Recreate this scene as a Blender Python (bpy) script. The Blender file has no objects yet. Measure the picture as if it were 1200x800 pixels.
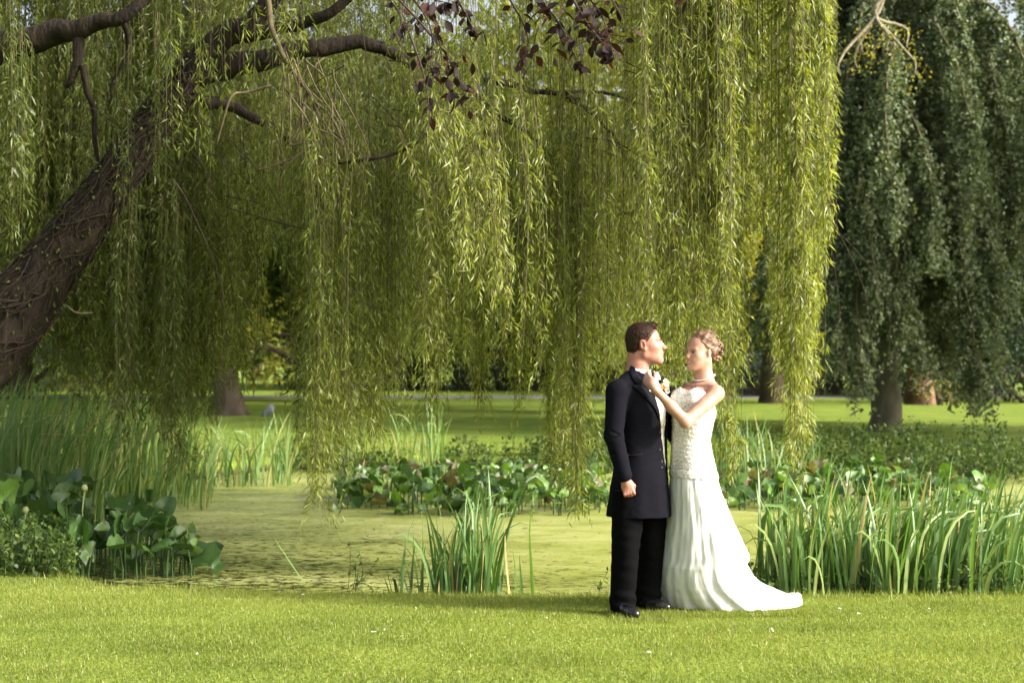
import bpy, math, random
import numpy as np
from mathutils import Vector, Matrix

SC = bpy.context.scene
COL = SC.collection
rng = np.random.default_rng(7)
random.seed(7)
PI = math.pi

# ------------------------------------------------------------------ camera
F_PX, DEP, ZC, YH = 1667.0, 9.03, 1.576, 425.0
cam_d = bpy.data.cameras.new('camera')
cam = bpy.data.objects.new('camera', cam_d)
COL.objects.link(cam)
cam.location = (0, 0, ZC)
cam.rotation_euler = (PI / 2, 0, 0)
cam_d.sensor_width = 36.0
cam_d.lens = 36.0 * F_PX / 1200.0
cam_d.shift_y = (YH - 400.0) / 1200.0
cam_d.clip_start = 0.1
cam_d.clip_end = 2000
cam_d.dof.use_dof = True
cam_d.dof.focus_distance = DEP
cam_d.dof.aperture_fstop = 2.8
SC.camera = cam

# ------------------------------------------------------------------ light
SUN_AZ, SUN_EL = math.radians(-20.0), math.radians(27.0)      # azimuth measured from +X towards +Y
to_sun = Vector((math.cos(SUN_EL) * math.cos(SUN_AZ), math.cos(SUN_EL) * math.sin(SUN_AZ), math.sin(SUN_EL)))
world = bpy.data.worlds.new('World')
SC.world = world
world.use_nodes = True
wn = world.node_tree
wn.nodes.clear()
sky = wn.nodes.new('ShaderNodeTexSky')
sky.sky_type = 'NISHITA'
sky.sun_disc = False
sky.sun_elevation = SUN_EL
sky.sun_rotation = math.atan2(to_sun.x, to_sun.y)
sky.air_density = 1.0
sky.dust_density = 7.0
sky.ozone_density = 1.0
bg = wn.nodes.new('ShaderNodeBackground')
bg.inputs['Strength'].default_value = 0.15
wo = wn.nodes.new('ShaderNodeOutputWorld')
bw = wn.nodes.new('ShaderNodeRGBToBW')
veil = wn.nodes.new('ShaderNodeMix'); veil.data_type = 'RGBA'; veil.inputs[0].default_value = 0.6   # thin high cloud
wn.links.new(sky.outputs[0], bw.inputs[0])
wn.links.new(sky.outputs[0], veil.inputs[6]); wn.links.new(bw.outputs[0], veil.inputs[7])
wn.links.new(veil.outputs[2], bg.inputs[0])
wn.links.new(bg.outputs[0], wo.inputs[0])
sun_d = bpy.data.lights.new('sun', 'SUN')
sun_d.energy = 2.5
sun_d.angle = math.radians(6.0)
sun_d.color = (1.0, 0.94, 0.83)
sun = bpy.data.objects.new('sun', sun_d)
COL.objects.link(sun)
sun.rotation_euler = to_sun.to_track_quat('Z', 'Y').to_euler()
sun.location = (20, -8, 30)

SC.view_settings.view_transform = 'Standard'
SC.view_settings.look = 'None'
SC.view_settings.exposure = 1.7
SC.view_settings.gamma = 1.0
SC.cycles.max_bounces = 7
SC.cycles.diffuse_bounces = 3
SC.cycles.glossy_bounces = 2
SC.cycles.transmission_bounces = 5
SC.cycles.transparent_max_bounces = 4
SC.cycles.use_denoising = True


# ------------------------------------------------------------------ helpers
def at(px, py, Y):
    """world point seen at photo pixel (px, py) at distance Y"""
    return np.array(((px - 600.0) / F_PX * Y, Y, ZC + (YH - py) / F_PX * Y))


def gx(px, Y):
    return (px - 600.0) / F_PX * Y


def gz(py, Y):
    return ZC + (YH - py) / F_PX * Y


def fp(px, py, dy=0.0):
    """point in the plane of the couple, dy metres behind it"""
    return np.array(((px - 600.0) / 184.6, DEP + dy, (716.0 - py) / 184.6))


def nrm(a):
    a = np.asarray(a, float)
    return a / np.maximum(np.linalg.norm(a, axis=-1, keepdims=True), 1e-9)


def tag(o, label=None, cat=None, group=None, kind=None):
    if label: o['label'] = label
    if cat: o['category'] = cat
    if group: o['group'] = group
    if kind: o['kind'] = kind
    return o


def empty(name, loc=(0, 0, 0), label=None, cat=None, group=None):
    o = bpy.data.objects.new(name, None)
    o.empty_display_size = 0.2
    COL.objects.link(o)
    o.location = loc
    return tag(o, label, cat, group)


def wmat(o):
    m = o.matrix_basis.copy()
    if o.parent is not None:
        m = wmat(o.parent) @ o.matrix_parent_inverse @ m
    return m


def place(o, parent):
    """parent keeping world-space vertices where they are"""
    o.parent = parent
    if parent is not None:
        o.matrix_parent_inverse = wmat(parent).inverted()


def make_mesh(name, V, faces, mats, tint=None, smooth=False, mat_idx=None):
    """faces: one array or a list of arrays (n,3)/(n,4)"""
    if not isinstance(faces, (list, tuple)):
        faces = [faces]
    faces = [np.asarray(f, np.int32) for f in faces if len(f)]
    me = bpy.data.meshes.new(name)
    V = np.ascontiguousarray(V, np.float32)
    me.vertices.add(len(V))
    me.vertices.foreach_set('co', V.ravel())
    flat = np.concatenate([f.ravel() for f in faces])
    tot = np.concatenate([np.full(len(f), f.shape[1], np.int32) for f in faces])
    st = np.concatenate(([0], np.cumsum(tot)[:-1])).astype(np.int32)
    me.loops.add(len(flat))
    me.loops.foreach_set('vertex_index', flat)
    me.polygons.add(len(tot))
    me.polygons.foreach_set('loop_start', st)
    me.polygons.foreach_set('loop_total', tot)
    if smooth:
        me.polygons.foreach_set('use_smooth', np.ones(len(tot), bool))
    if mat_idx is not None:
        me.polygons.foreach_set('material_index', np.asarray(mat_idx, np.int32))
    me.update(calc_edges=True)
    if not isinstance(mats, (list, tuple)):
        mats = [mats]
    for m in mats:
        me.materials.append(m)
    if tint is not None:
        a = me.attributes.new('tint', 'FLOAT', 'FACE')
        a.data.foreach_set('value', np.asarray(tint, np.float32))
    return me


def obj(name, me, parent=None, world_verts=True):
    o = bpy.data.objects.new(name, me)
    COL.objects.link(o)
    if parent is not None:
        if world_verts:
            place(o, parent)
        else:
            o.parent = parent
    return o


def kill_copy(o, parent=None):
    c = o.copy()
    COL.objects.link(c)
    c.parent = parent
    for ch in list(o.children):
        kill_copy(ch, c)
    return c


class Acc:
    """collects quads / tris for one mesh"""
    def __init__(s):
        s.v, s.f3, s.f4, s.t3, s.t4, s.n = [], [], [], [], [], 0

    def add(s, V, F, tint=0.5):
        F = np.asarray(F, np.int64)
        if len(F) == 0: return
        s.v.append(np.asarray(V, np.float32))
        t = np.broadcast_to(np.asarray(tint, np.float32), (len(F),)).copy()
        if F.shape[1] == 4:
            s.f4.append(F + s.n); s.t4.append(t)
        else:
            s.f3.append(F + s.n); s.t3.append(t)
        s.n += len(V)

    def mesh(s, name, mat, smooth=False):
        fs, ts = [], []
        if s.f4: fs.append(np.concatenate(s.f4)); ts.append(np.concatenate(s.t4))
        if s.f3: fs.append(np.concatenate(s.f3)); ts.append(np.concatenate(s.t3))
        return make_mesh(name, np.concatenate(s.v), fs, mat, np.concatenate(ts), smooth)


def resample(P, n):
    P = np.asarray(P, float)
    d = np.concatenate(([0], np.cumsum(np.linalg.norm(np.diff(P[:, :3], axis=0), axis=1))))
    t = np.linspace(0, d[-1], n)
    return np.stack([np.interp(t, d, P[:, k]) for k in range(P.shape[1])], 1)


def smooth_path(P, n):
    """Catmull-Rom through the points, n samples, any number of columns"""
    P = np.asarray(P, float)
    Q = np.vstack([2 * P[0] - P[1], P, 2 * P[-1] - P[-2]])
    out = []
    m = len(P) - 1
    for u in np.linspace(0, m, n):
        i = min(int(u), m - 1)
        t = u - i
        a, b, c, d = Q[i], Q[i + 1], Q[i + 2], Q[i + 3]
        out.append(0.5 * (2 * b + (c - a) * t + (2 * a - 5 * b + 4 * c - d) * t * t + (3 * b - a - 3 * c + d) * t ** 3))
    return np.array(out)


def tube(P, R, sides=8, rough=0.0, cap=True, r=rng):
    P = np.asarray(P, float)
    n = len(P)
    R = np.broadcast_to(np.asarray(R, float), (n,))
    T = nrm(np.gradient(P, axis=0))
    up = np.array((0.1, 1, 0.05)) if abs(T[0][1]) < 0.9 else np.array((1.0, 0, 0.1))
    N = np.zeros((n, 3))
    u = up - T[0] * (up @ T[0])
    for i in range(n):
        u = u - T[i] * (u @ T[i])
        u = u / max(np.linalg.norm(u), 1e-9)
        N[i] = u
    B = np.cross(T, N)
    th = np.arange(sides) / sides * 2 * PI
    rad = R[:, None] * (1 + rough * r.uniform(-1, 1, (n, sides)))
    V = P[:, None] + rad[..., None] * (np.cos(th)[None, :, None] * N[:, None] + np.sin(th)[None, :, None] * B[:, None])
    V = V.reshape(-1, 3)
    i, j = np.meshgrid(np.arange(n - 1), np.arange(sides), indexing='ij')
    a = i * sides + j
    b = i * sides + (j + 1) % sides
    F = np.stack([a, b, b + sides, a + sides], -1).reshape(-1, 4)
    if cap and sides > 3:
        V = np.vstack([V, P[0:1], P[-1:]])
        k = len(V)
        j = np.arange(sides)
        c0 = np.stack([(j + 1) % sides, j, np.full(sides, k - 2), np.full(sides, k - 2)], 1)
        c1 = np.stack([(n - 1) * sides + j, (n - 1) * sides + (j + 1) % sides, np.full(sides, k - 1), np.full(sides, k - 1)], 1)
        return V, F, np.vstack([c0[:, :3], c1[:, :3]])
    return V, F, np.zeros((0, 3), int)


def add_tube(acc, P, R, sides=8, rough=0.0, cap=True, tint=0.5):
    V, F, C = tube(P, R, sides, rough, cap)
    n0 = acc.n
    acc.add(V, F, tint)
    if len(C):
        acc.f3.append(np.asarray(C) + n0)
        acc.t3.append(np.full(len(C), tint, np.float32))


def tris(base, d, nor, L, W, belly=0.45):
    """cheapest leaf: one triangle per row, for leaves and blades a pixel or two wide"""
    base = np.asarray(base, float)
    n = len(base)
    d = nrm(d)
    side = nrm(np.cross(d, nor))
    L = np.broadcast_to(L, (n,))[:, None]
    W = np.broadcast_to(W, (n,))[:, None]
    V = np.stack([base + side * W * .5, base + d * L, base - side * W * .5], 1).reshape(-1, 3)
    return V, np.arange(3 * n).reshape(-1, 3)


def kites(base, d, nor, L, W, belly=0.45):
    """one kite-shaped leaf per row, slightly bent along its length"""
    base = np.asarray(base, float)
    n = len(base)
    d = nrm(d)
    side = nrm(np.cross(d, nor))
    up = np.cross(side, d)
    L = np.broadcast_to(L, (n,))[:, None]
    W = np.broadcast_to(W, (n,))[:, None]
    mid = base + d * L * belly + up * L * 0.06
    V = np.stack([base, mid + side * W * 0.5, base + d * L, mid - side * W * 0.5], 1).reshape(-1, 3)
    return V, np.arange(4 * n).reshape(-1, 4)


def rand_unit(n, r=rng):
    return nrm(r.normal(size=(n, 3)))


def noise3(P, scale=1.0, seed=0):
    """cheap smooth pseudo noise in -1..1"""
    P = np.asarray(P, float) * scale
    o = np.zeros(P.shape[:-1])
    rr = np.random.default_rng(100 + seed)
    for k in range(6):
        w = rr.normal(size=3) * (1 + 0.5 * k)
        o = o + np.sin(P @ w + rr.uniform(0, 6.3)) / (1 + 0.4 * k)
    return o / 3.0


# ------------------------------------------------------------------ materials
def nmat(name):
    m = bpy.data.materials.new(name)
    m.use_nodes = True
    nt = m.node_tree
    nt.nodes.clear()
    out = nt.nodes.new('ShaderNodeOutputMaterial')
    return m, nt, out


def ramp(nt, stops):
    r = nt.nodes.new('ShaderNodeValToRGB')
    e = r.color_ramp.elements
    while len(e) < len(stops): e.new(0.5)
    for k, (p, c) in enumerate(stops):
        e[k].position = p
        e[k].color = (c[0], c[1], c[2], 1)
    return r


def leaf_mat(name, stops, trans=0.4, tcol=(1.25, 1.3, 0.6), rough=0.45, spec=0.35, back=None):
    m, nt, out = nmat(name)
    at_ = nt.nodes.new('ShaderNodeAttribute'); at_.attribute_name = 'tint'
    r = ramp(nt, stops)
    nt.links.new(at_.outputs['Fac'], r.inputs[0])
    p = nt.nodes.new('ShaderNodeBsdfPrincipled')
    p.inputs['Roughness'].default_value = rough
    p.inputs['Specular IOR Level'].default_value = spec
    nt.links.new(r.outputs[0], p.inputs['Base Color'])
    t = nt.nodes.new('ShaderNodeBsdfTranslucent')
    mul = nt.nodes.new('ShaderNodeMix'); mul.data_type = 'RGBA'; mul.blend_type = 'MULTIPLY'
    mul.inputs[0].default_value = 1.0
    nt.links.new(r.outputs[0], mul.inputs[6])
    mul.inputs[7].default_value = (*tcol, 1)
    nt.links.new(mul.outputs[2], t.inputs[0])
    mix = nt.nodes.new('ShaderNodeMixShader')
    mix.inputs[0].default_value = trans
    nt.links.new(p.outputs[0], mix.inputs[1])
    nt.links.new(t.outputs[0], mix.inputs[2])
    nt.links.new(mix.outputs[0], out.inputs[0])
    return m


def solid_mat(name, stops, scale=8.0, rough=0.7, spec=0.3, bump=0.0, bscale=30.0, stretch=(1, 1, 1), bdist=0.01, detail=5.0,
              sheen=0.0, sss=0.0, coat=0.0):
    m, nt, out = nmat(name)
    tc = nt.nodes.new('ShaderNodeTexCoord')
    mp = nt.nodes.new('ShaderNodeMapping'); mp.inputs['Scale'].default_value = stretch
    nt.links.new(tc.outputs['Object'], mp.inputs[0])
    n = nt.nodes.new('ShaderNodeTexNoise')
    n.inputs['Scale'].default_value = scale
    n.inputs['Detail'].default_value = detail
    nt.links.new(mp.outputs[0], n.inputs['Vector'])
    r = ramp(nt, stops)
    nt.links.new(n.outputs[0], r.inputs[0])
    p = nt.nodes.new('ShaderNodeBsdfPrincipled')
    p.inputs['Roughness'].default_value = rough
    p.inputs['Specular IOR Level'].default_value = spec
    p.inputs['Sheen Weight'].default_value = sheen
    p.inputs['Coat Weight'].default_value = coat
    if sss:
        p.inputs['Subsurface Weight'].default_value = sss
        p.inputs['Subsurface Radius'].default_value = (0.012, 0.004, 0.002)
        p.inputs['Subsurface Scale'].default_value = 1.0
    nt.links.new(r.outputs[0], p.inputs['Base Color'])
    if bump:
        n2 = nt.nodes.new('ShaderNodeTexNoise')
        n2.inputs['Scale'].default_value = bscale
        n2.inputs['Detail'].default_value = 6.0
        nt.links.new(mp.outputs[0], n2.inputs['Vector'])
        b = nt.nodes.new('ShaderNodeBump')
        b.inputs['Strength'].default_value = bump
        b.inputs['Distance'].default_value = bdist
        nt.links.new(n2.outputs[0], b.inputs['Height'])
        nt.links.new(b.outputs[0], p.inputs['Normal'])
    nt.links.new(p.outputs[0], out.inputs[0])
    return m


M = {}
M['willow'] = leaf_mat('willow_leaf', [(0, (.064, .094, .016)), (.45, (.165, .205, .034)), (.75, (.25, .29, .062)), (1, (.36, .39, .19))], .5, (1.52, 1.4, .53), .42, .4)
M['willow_shaded'] = leaf_mat('willow_leaf_shaded', [(0, (.040, .062, .012)), (.5, (.098, .128, .022)), (1, (.19, .22, .06))], .42, (1.4, 1.3, .55), .42, .35)  # same willow leaf, darker: shade of the left side put into colour
M['beech'] = leaf_mat('weeping_beech_leaf', [(0, (.045, .064, .028)), (.6, (.115, .148, .070)), (.93, (.19, .225, .11)), (1, (.30, .30, .10))], .22, (1.3, 1.3, .5), .62, .25)
M['sun_gold'] = leaf_mat('sun_gold_leaf', [(0, (.14, .16, .03)), (1, (.36, .34, .06))], .4, (1.3, 1.1, .5), .45, .3)  # yellow of sunlit leaves put into the leaf colour
M['copper'] = leaf_mat('copper_beech_leaf', [(0, (.012, .009, .009)), (.6, (.026, .014, .014)), (1, (.045, .018, .012))], .16, (1.5, .8, .5), .6, .12)
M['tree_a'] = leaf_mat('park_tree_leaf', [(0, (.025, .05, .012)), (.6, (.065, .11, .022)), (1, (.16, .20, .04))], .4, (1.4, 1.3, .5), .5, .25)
M['tree_b'] = leaf_mat('sunlit_tree_leaf', [(0, (.14, .17, .03)), (.6, (.25, .28, .05)), (1, (.38, .38, .10))], .5, (1.4, 1.2, .5), .5, .25)  # sunlight on far trees painted as a pale yellow leaf colour
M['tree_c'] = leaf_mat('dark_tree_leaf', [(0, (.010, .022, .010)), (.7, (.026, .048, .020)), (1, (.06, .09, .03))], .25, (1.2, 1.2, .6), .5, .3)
M['silver'] = leaf_mat('silver_shrub_leaf', [(0, (.09, .13, .08)), (.6, (.17, .22, .14)), (1, (.27, .32, .22))], .3, (1.1, 1.1, .8), .5, .3)
M['shrub'] = leaf_mat('bank_shrub_leaf', [(0, (.03, .06, .015)), (.6, (.08, .13, .03)), (1, (.18, .24, .06))], .4, (1.3, 1.2, .5), .5, .3)
M['reed'] = leaf_mat('reed_leaf', [(0, (.045, .095, .025)), (.5, (.10, .19, .05)), (.85, (.19, .28, .09)), (.93, (.36, .36, .12)), (1, (.42, .32, .14))], .35, (1.2, 1.3, .5), .38, .45)
M['lily'] = leaf_mat('pond_lily_leaf', [(0, (.022, .055, .014)), (.5, (.060, .125, .026)), (.8, (.15, .27, .05)), (.88, (.17, .23, .17)), (.94, (.11, .095, .045)), (1, (.15, .115, .06))], .28, (1.3, 1.4, .4), .42, .5)  # the grey stop paints sky sheen on some leaves
M['grass'] = leaf_mat('grass_blade', [(0, (.085, .120, .018)), (.5, (.195, .240, .040)), (.85, (.30, .33, .07)), (1, (.50, .47, .22))], .4, (1.25, 1.2, .45), .5, .3)
M['bark'] = solid_mat('willow_bark', [(.3, (.008, .006, .0045)), (.55, (.024, .017, .012)), (.8, (.050, .037, .025))], 9, .9, .2, .9, 26, (1, 1, .35), .03)
M['vine'] = solid_mat('vine_stem', [(.3, (.014, .010, .007)), (.7, (.050, .036, .025))], 20, .85, .2)
M['twig'] = solid_mat('pale_twig', [(.3, (.06, .048, .024)), (.7, (.13, .105, .055))], 20, .8, .2)
M['stem'] = solid_mat('willow_stem', [(.3, (.06, .055, .018)), (.7, (.12, .105, .035))], 20, .7, .3)
M['beech_bark'] = solid_mat('beech_bark', [(.3, (.07, .066, .042)), (.55, (.12, .11, .072)), (.8, (.18, .165, .11))], 5, .85, .2, .6, 22, (1, 1, .4), .02)
M['far_bark'] = solid_mat('far_tree_bark', [(.3, (.035, .026, .018)), (.7, (.10, .075, .05))], 3, .9, .2, .7, 14, (1, 1, .3), .03)
M['sun_red_bark'] = solid_mat('sun_red_bark', [(.3, (.06, .035, .022)), (.7, (.17, .10, .06))], 3, .9, .2, .7, 14, (1, 1, .3), .03)  # reddish glow of the low sun painted into the bark colour
M['copper_twig'] = solid_mat('copper_twig', [(.3, (.03, .02, .015)), (.7, (.06, .04, .03))], 20, .8, .2)
# ================================================================== THE SETTING
POND = np.array([(-2.9, 10.35), (-1.5, 10.05), (.5, 9.95), (3, 9.95), (6, 10.1), (9.5, 11), (12, 14), (13, 19), (12, 23.5), (8.5, 24.2),
                 (5, 24.0), (2, 24.4), (-1.5, 24.8), (-4.0, 24.2), (-5.0, 22.2), (-4.6, 20.0), (-5.2, 18.0), (-5.2, 15.5), (-4.3, 13.0), (-3.9, 11.5)])


def pond_sd(x, y):
    """signed distance to the pond outline, negative inside"""
    x = np.asarray(x, float); y = np.asarray(y, float)
    d = np.full(x.shape, 1e9)
    inside = np.zeros(x.shape, bool)
    n = len(POND)
    for i in range(n):
        ax, ay = POND[i]; bx, by = POND[(i + 1) % n]
        ex, ey = bx - ax, by - ay
        t = np.clip(((x - ax) * ex + (y - ay) * ey) / (ex * ex + ey * ey), 0, 1)
        d = np.minimum(d, (x - ax - ex * t) ** 2 + (y - ay - ey * t) ** 2)
        c = ((ay > y) != (by > y)) & (x < (bx - ax) * (y - ay) / (by - ay + 1e-12) + ax)
        inside ^= c
    d = np.sqrt(d)
    return np.where(inside, -d, d)


WATER_Z = -0.24


def ground_h(x, y):
    sd = pond_sd(x, y)
    t = np.clip((-sd + 0.12) / 0.55, 0, 1)
    t = t * t * (3 - 2 * t)
    wob = 0.012 * np.sin(x * 1.3 + 2) * np.sin(y * 1.1) * np.clip(sd, 0, 1)
    bank = -0.05 * np.exp(-np.maximum(sd, 0) * 3.0)
    return -0.75 * t + wob + bank * (1 - t)


def grid_axis(segs):
    out = [segs[0][0]]
    for a, b, n in segs:
        out += list(np.linspace(a, b, n + 1)[1:])
    return np.array(out)


gxs = grid_axis([(-600, -60, 12), (-60, -14, 23), (-14, -6, 32), (-6, 6, 150), (6, 15, 45), (15, 60, 20), (60, 600, 12)])
gys = grid_axis([(-60, 0, 12), (0, 8.5, 20), (8.5, 12, 70), (12, 26, 112), (26, 60, 34), (60, 140, 20), (140, 1200, 16)])
X, Y = np.meshgrid(gxs, gys)
Z = ground_h(X, Y)
Vg = np.stack([X, Y, Z], -1).reshape(-1, 3)
nx, ny = len(gxs), len(gys)
i, j = np.meshgrid(np.arange(ny - 1), np.arange(nx - 1), indexing='ij')
a = i * nx + j
Fg = np.stack([a, a + 1, a + nx + 1, a + nx], -1).reshape(-1, 4)

m, nt, out = nmat('lawn')
tc = nt.nodes.new('ShaderNodeTexCoord')
n1 = nt.nodes.new('ShaderNodeTexNoise'); n1.inputs['Scale'].default_value = 0.9; n1.inputs['Detail'].default_value = 8
n2 = nt.nodes.new('ShaderNodeTexNoise'); n2.inputs['Scale'].default_value = 26; n2.inputs['Detail'].default_value = 6
nt.links.new(tc.outputs['Object'], n1.inputs['Vector']); nt.links.new(tc.outputs['Object'], n2.inputs['Vector'])
mx = nt.nodes.new('ShaderNodeMath'); mx.operation = 'ADD'
h = nt.nodes.new('ShaderNodeMath'); h.operation = 'MULTIPLY'; h.inputs[1].default_value = 0.55
nt.links.new(n2.outputs[0], h.inputs[0])
h2 = nt.nodes.new('ShaderNodeMath'); h2.operation = 'MULTIPLY'; h2.inputs[1].default_value = 0.55
nt.links.new(n1.outputs[0], h2.inputs[0])
nt.links.new(h.outputs[0], mx.inputs[0]); nt.links.new(h2.outputs[0], mx.inputs[1])
r = ramp(nt, [(.35, (.075, .115, .014)), (.55, (.150, .210, .026)), (.75, (.24, .29, .045))])
nt.links.new(mx.outputs[0], r.inputs[0])
# earth where the sheet drops to the pond
sx = nt.nodes.new('ShaderNodeSeparateXYZ'); nt.links.new(tc.outputs['Object'], sx.inputs[0])
mr = nt.nodes.new('ShaderNodeMapRange'); mr.inputs[1].default_value = -0.10; mr.inputs[2].default_value = -0.2; mr.inputs[3].default_value = 0; mr.inputs[4].default_value = 1
nt.links.new(sx.outputs[2], mr.inputs[0])
mc = nt.nodes.new('ShaderNodeMix'); mc.data_type = 'RGBA'
nt.links.new(mr.outputs[0], mc.inputs[0]); nt.links.new(r.outputs[0], mc.inputs[6]); mc.inputs[7].default_value = (.028, .022, .013, 1)
p = nt.nodes.new('ShaderNodeBsdfPrincipled'); p.inputs['Roughness'].default_value = .85; p.inputs['Specular IOR Level'].default_value = .15
nt.links.new(mc.outputs[2], p.inputs['Base Color'])
b = nt.nodes.new('ShaderNodeBump'); b.inputs['Strength'].default_value = .9; b.inputs['Distance'].default_value = .05
nt.links.new(n2.outputs[0], b.inputs['Height']); nt.links.new(b.outputs[0], p.inputs['Normal'])
nt.links.new(p.outputs[0], out.inputs[0])
M['lawn'] = m
tag(obj('lawn', make_mesh('lawn', Vg, Fg, m, smooth=True)), kind='structure', label='mown green lawn running from the foreground to the far trees')

# ---- pond water under duckweed
m, nt, out = nmat('duckweed_water')
tc = nt.nodes.new('ShaderNodeTexCoord')
mp = nt.nodes.new('ShaderNodeMapping'); mp.inputs['Scale'].default_value = (.55, 1.25, 1)
nt.links.new(tc.outputs['Object'], mp.inputs[0])
na = nt.nodes.new('ShaderNodeTexNoise'); na.inputs['Scale'].default_value = 1.1; na.inputs['Detail'].default_value = 9; na.inputs['Roughness'].default_value = .72
na.inputs['Distortion'].default_value = .8
nb = nt.nodes.new('ShaderNodeTexNoise'); nb.inputs['Scale'].default_value = 13; nb.inputs['Detail'].default_value = 8; nb.inputs['Roughness'].default_value = .7
nb.inputs['Distortion'].default_value = 1.2
nc = nt.nodes.new('ShaderNodeTexNoise'); nc.inputs['Scale'].default_value = 160; nc.inputs['Detail'].default_value = 3
for q in (na, nb): nt.links.new(mp.outputs[0], q.inputs['Vector'])
nt.links.new(tc.outputs['Object'], nc.inputs['Vector'])
rc = ramp(nt, [(.34, (.16, .185, .036)), (.5, (.27, .295, .070)), (.66, (.40, .41, .16))])
nt.links.new(na.outputs[0], rc.inputs[0])
fine = nt.nodes.new('ShaderNodeMix'); fine.data_type = 'RGBA'; fine.blend_type = 'OVERLAY'; fine.inputs[0].default_value = .8
nt.links.new(rc.outputs[0], fine.inputs[6]); nt.links.new(nc.outputs[0], fine.inputs[7])
# where the duckweed has parted: mostly near the left bank
sx = nt.nodes.new('ShaderNodeSeparateXYZ'); nt.links.new(tc.outputs['Object'], sx.inputs[0])
gy = nt.nodes.new('ShaderNodeMapRange'); gy.inputs[1].default_value = 10.5; gy.inputs[2].default_value = 17; gy.inputs[3].default_value = .09; gy.inputs[4].default_value = -.05
nt.links.new(sx.outputs[1], gy.inputs[0])
gxm = nt.nodes.new('ShaderNodeMapRange'); gxm.inputs[1].default_value = -3.0; gxm.inputs[2].default_value = .8; gxm.inputs[3].default_value = .055; gxm.inputs[4].default_value = -.045
nt.links.new(sx.outputs[0], gxm.inputs[0])
s1 = nt.nodes.new('ShaderNodeMath'); s1.operation = 'ADD'; nt.links.new(gy.outputs[0], s1.inputs[0]); nt.links.new(gxm.outputs[0], s1.inputs[1])
s2 = nt.nodes.new('ShaderNodeMath'); s2.operation = 'ADD'; nt.links.new(nb.outputs[0], s2.inputs[0]); nt.links.new(s1.outputs[0], s2.inputs[1])
gap = nt.nodes.new('ShaderNodeMapRange'); gap.inputs[1].default_value = .56; gap.inputs[2].default_value = .62
nt.links.new(s2.outputs[0], gap.inputs[0])
wd = nt.nodes.new('ShaderNodeBsdfPrincipled'); wd.inputs['Roughness'].default_value = .36; wd.inputs['Specular IOR Level'].default_value = .35
nt.links.new(fine.outputs[2], wd.inputs['Base Color'])
bb = nt.nodes.new('ShaderNodeBump'); bb.inputs['Strength'].default_value = .5; bb.inputs['Distance'].default_value = .01
nt.links.new(nc.outputs[0], bb.inputs['Height']); nt.links.new(bb.outputs[0], wd.inputs['Normal'])
ww = nt.nodes.new('ShaderNodeBsdfPrincipled'); ww.inputs['Base Color'].default_value = (.016, .018, .008, 1); ww.inputs['Roughness'].default_value = .12
ms = nt.nodes.new('ShaderNodeMixShader')
nt.links.new(gap.outputs[0], ms.inputs[0]); nt.links.new(wd.outputs[0], ms.inputs[1]); nt.links.new(ww.outputs[0], ms.inputs[2])
nt.links.new(ms.outputs[0], out.inputs[0])
wx = np.linspace(-8, 14.5, 46); wy = np.linspace(9, 26.5, 36)
X, Y = np.meshgrid(wx, wy)
V = np.stack([X, Y, np.full_like(X, WATER_Z)], -1).reshape(-1, 3)
i, j = np.meshgrid(np.arange(35), np.arange(45), indexing='ij')
a = i * 46 + j
tag(obj('pond_water', make_mesh('pond_water', V, np.stack([a, a + 1, a + 47, a + 46], -1).reshape(-1, 4), m)), kind='structure',
    label='still pond covered in yellow green duckweed')

# ---- the far path
m = solid_mat('path_asphalt', [(.3, (.10, .095, .10)), (.7, (.17, .16, .165))], 2, .9, .2, .3, 40)
px = np.linspace(-70, 70, 71)
ym = 64.5 + 0.8 * np.sin(px * .04 + 1)
V = np.concatenate([np.stack([px, ym - 1.9, np.full_like(px, .03)], 1), np.stack([px, ym + 1.9, np.full_like(px, .03)], 1),
                    np.stack([px, ym - 1.95, np.full_like(px, -.1)], 1), np.stack([px, ym + 1.95, np.full_like(px, -.1)], 1)])
k = np.arange(70)
Fp = np.concatenate([np.stack([k, k + 1, k + 72, k + 71], 1), np.stack([k + 142, k + 143, k + 1, k], 1), np.stack([k + 71, k + 72, k + 214, k + 213], 1)])
tag(obj('path', make_mesh('path', V, Fp, m)), kind='structure', label='narrow grey path crossing the park')

# ---- grass blades on the near lawn and on the pond rim
def blades(n, x0, x1, y0, y1, L0, L1, name, dens=None, W=.0045):
    x = rng.uniform(x0, x1, n); y = rng.uniform(y0, y1, n)
    sd = pond_sd(x, y)
    keep = (sd > -0.12) & (np.abs(x) < 0.40 * y + 2.2)
    if dens is not None: keep &= dens(x, y, sd) > rng.uniform(0, 1, n)
    x, y, sd = x[keep], y[keep], sd[keep]
    n = len(x)
    P = np.stack([x, y, ground_h(x, y) - .004], 1)
    tuft = noise3(P, 2.4, 3) * .5 + noise3(P, 7.5, 4) * .5
    L = rng.uniform(L0, L1, n) * (1 + .45 * tuft)
    az = rng.uniform(0, 2 * PI, n)
    lean = rng.uniform(.05, .8, n)
    d = np.stack([np.cos(az) * lean, np.sin(az) * lean, np.ones(n)], 1)
    nor = np.stack([np.cos(az + rng.normal(0, .6, n)), np.sin(az + rng.normal(0, .6, n)), np.full(n, .2)], 1)
    V, F = tris(P, d, nor, L, W * rng.uniform(.7, 1.4, n) * 1.1, .35)
    sx_ = P * np.array((.45, 1.3, 1))
    t = np.clip(.47 + .24 * noise3(sx_, 1.5, 9) + .16 * noise3(sx_, 4.5, 19) - .12 * tuft + rng.normal(0, .16, n), 0, .9)
    t = np.where(rng.uniform(size=n) < .03 + .10 * (noise3(P, .9, 29) > .45), 1.0, t)
    return V, F, t


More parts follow.
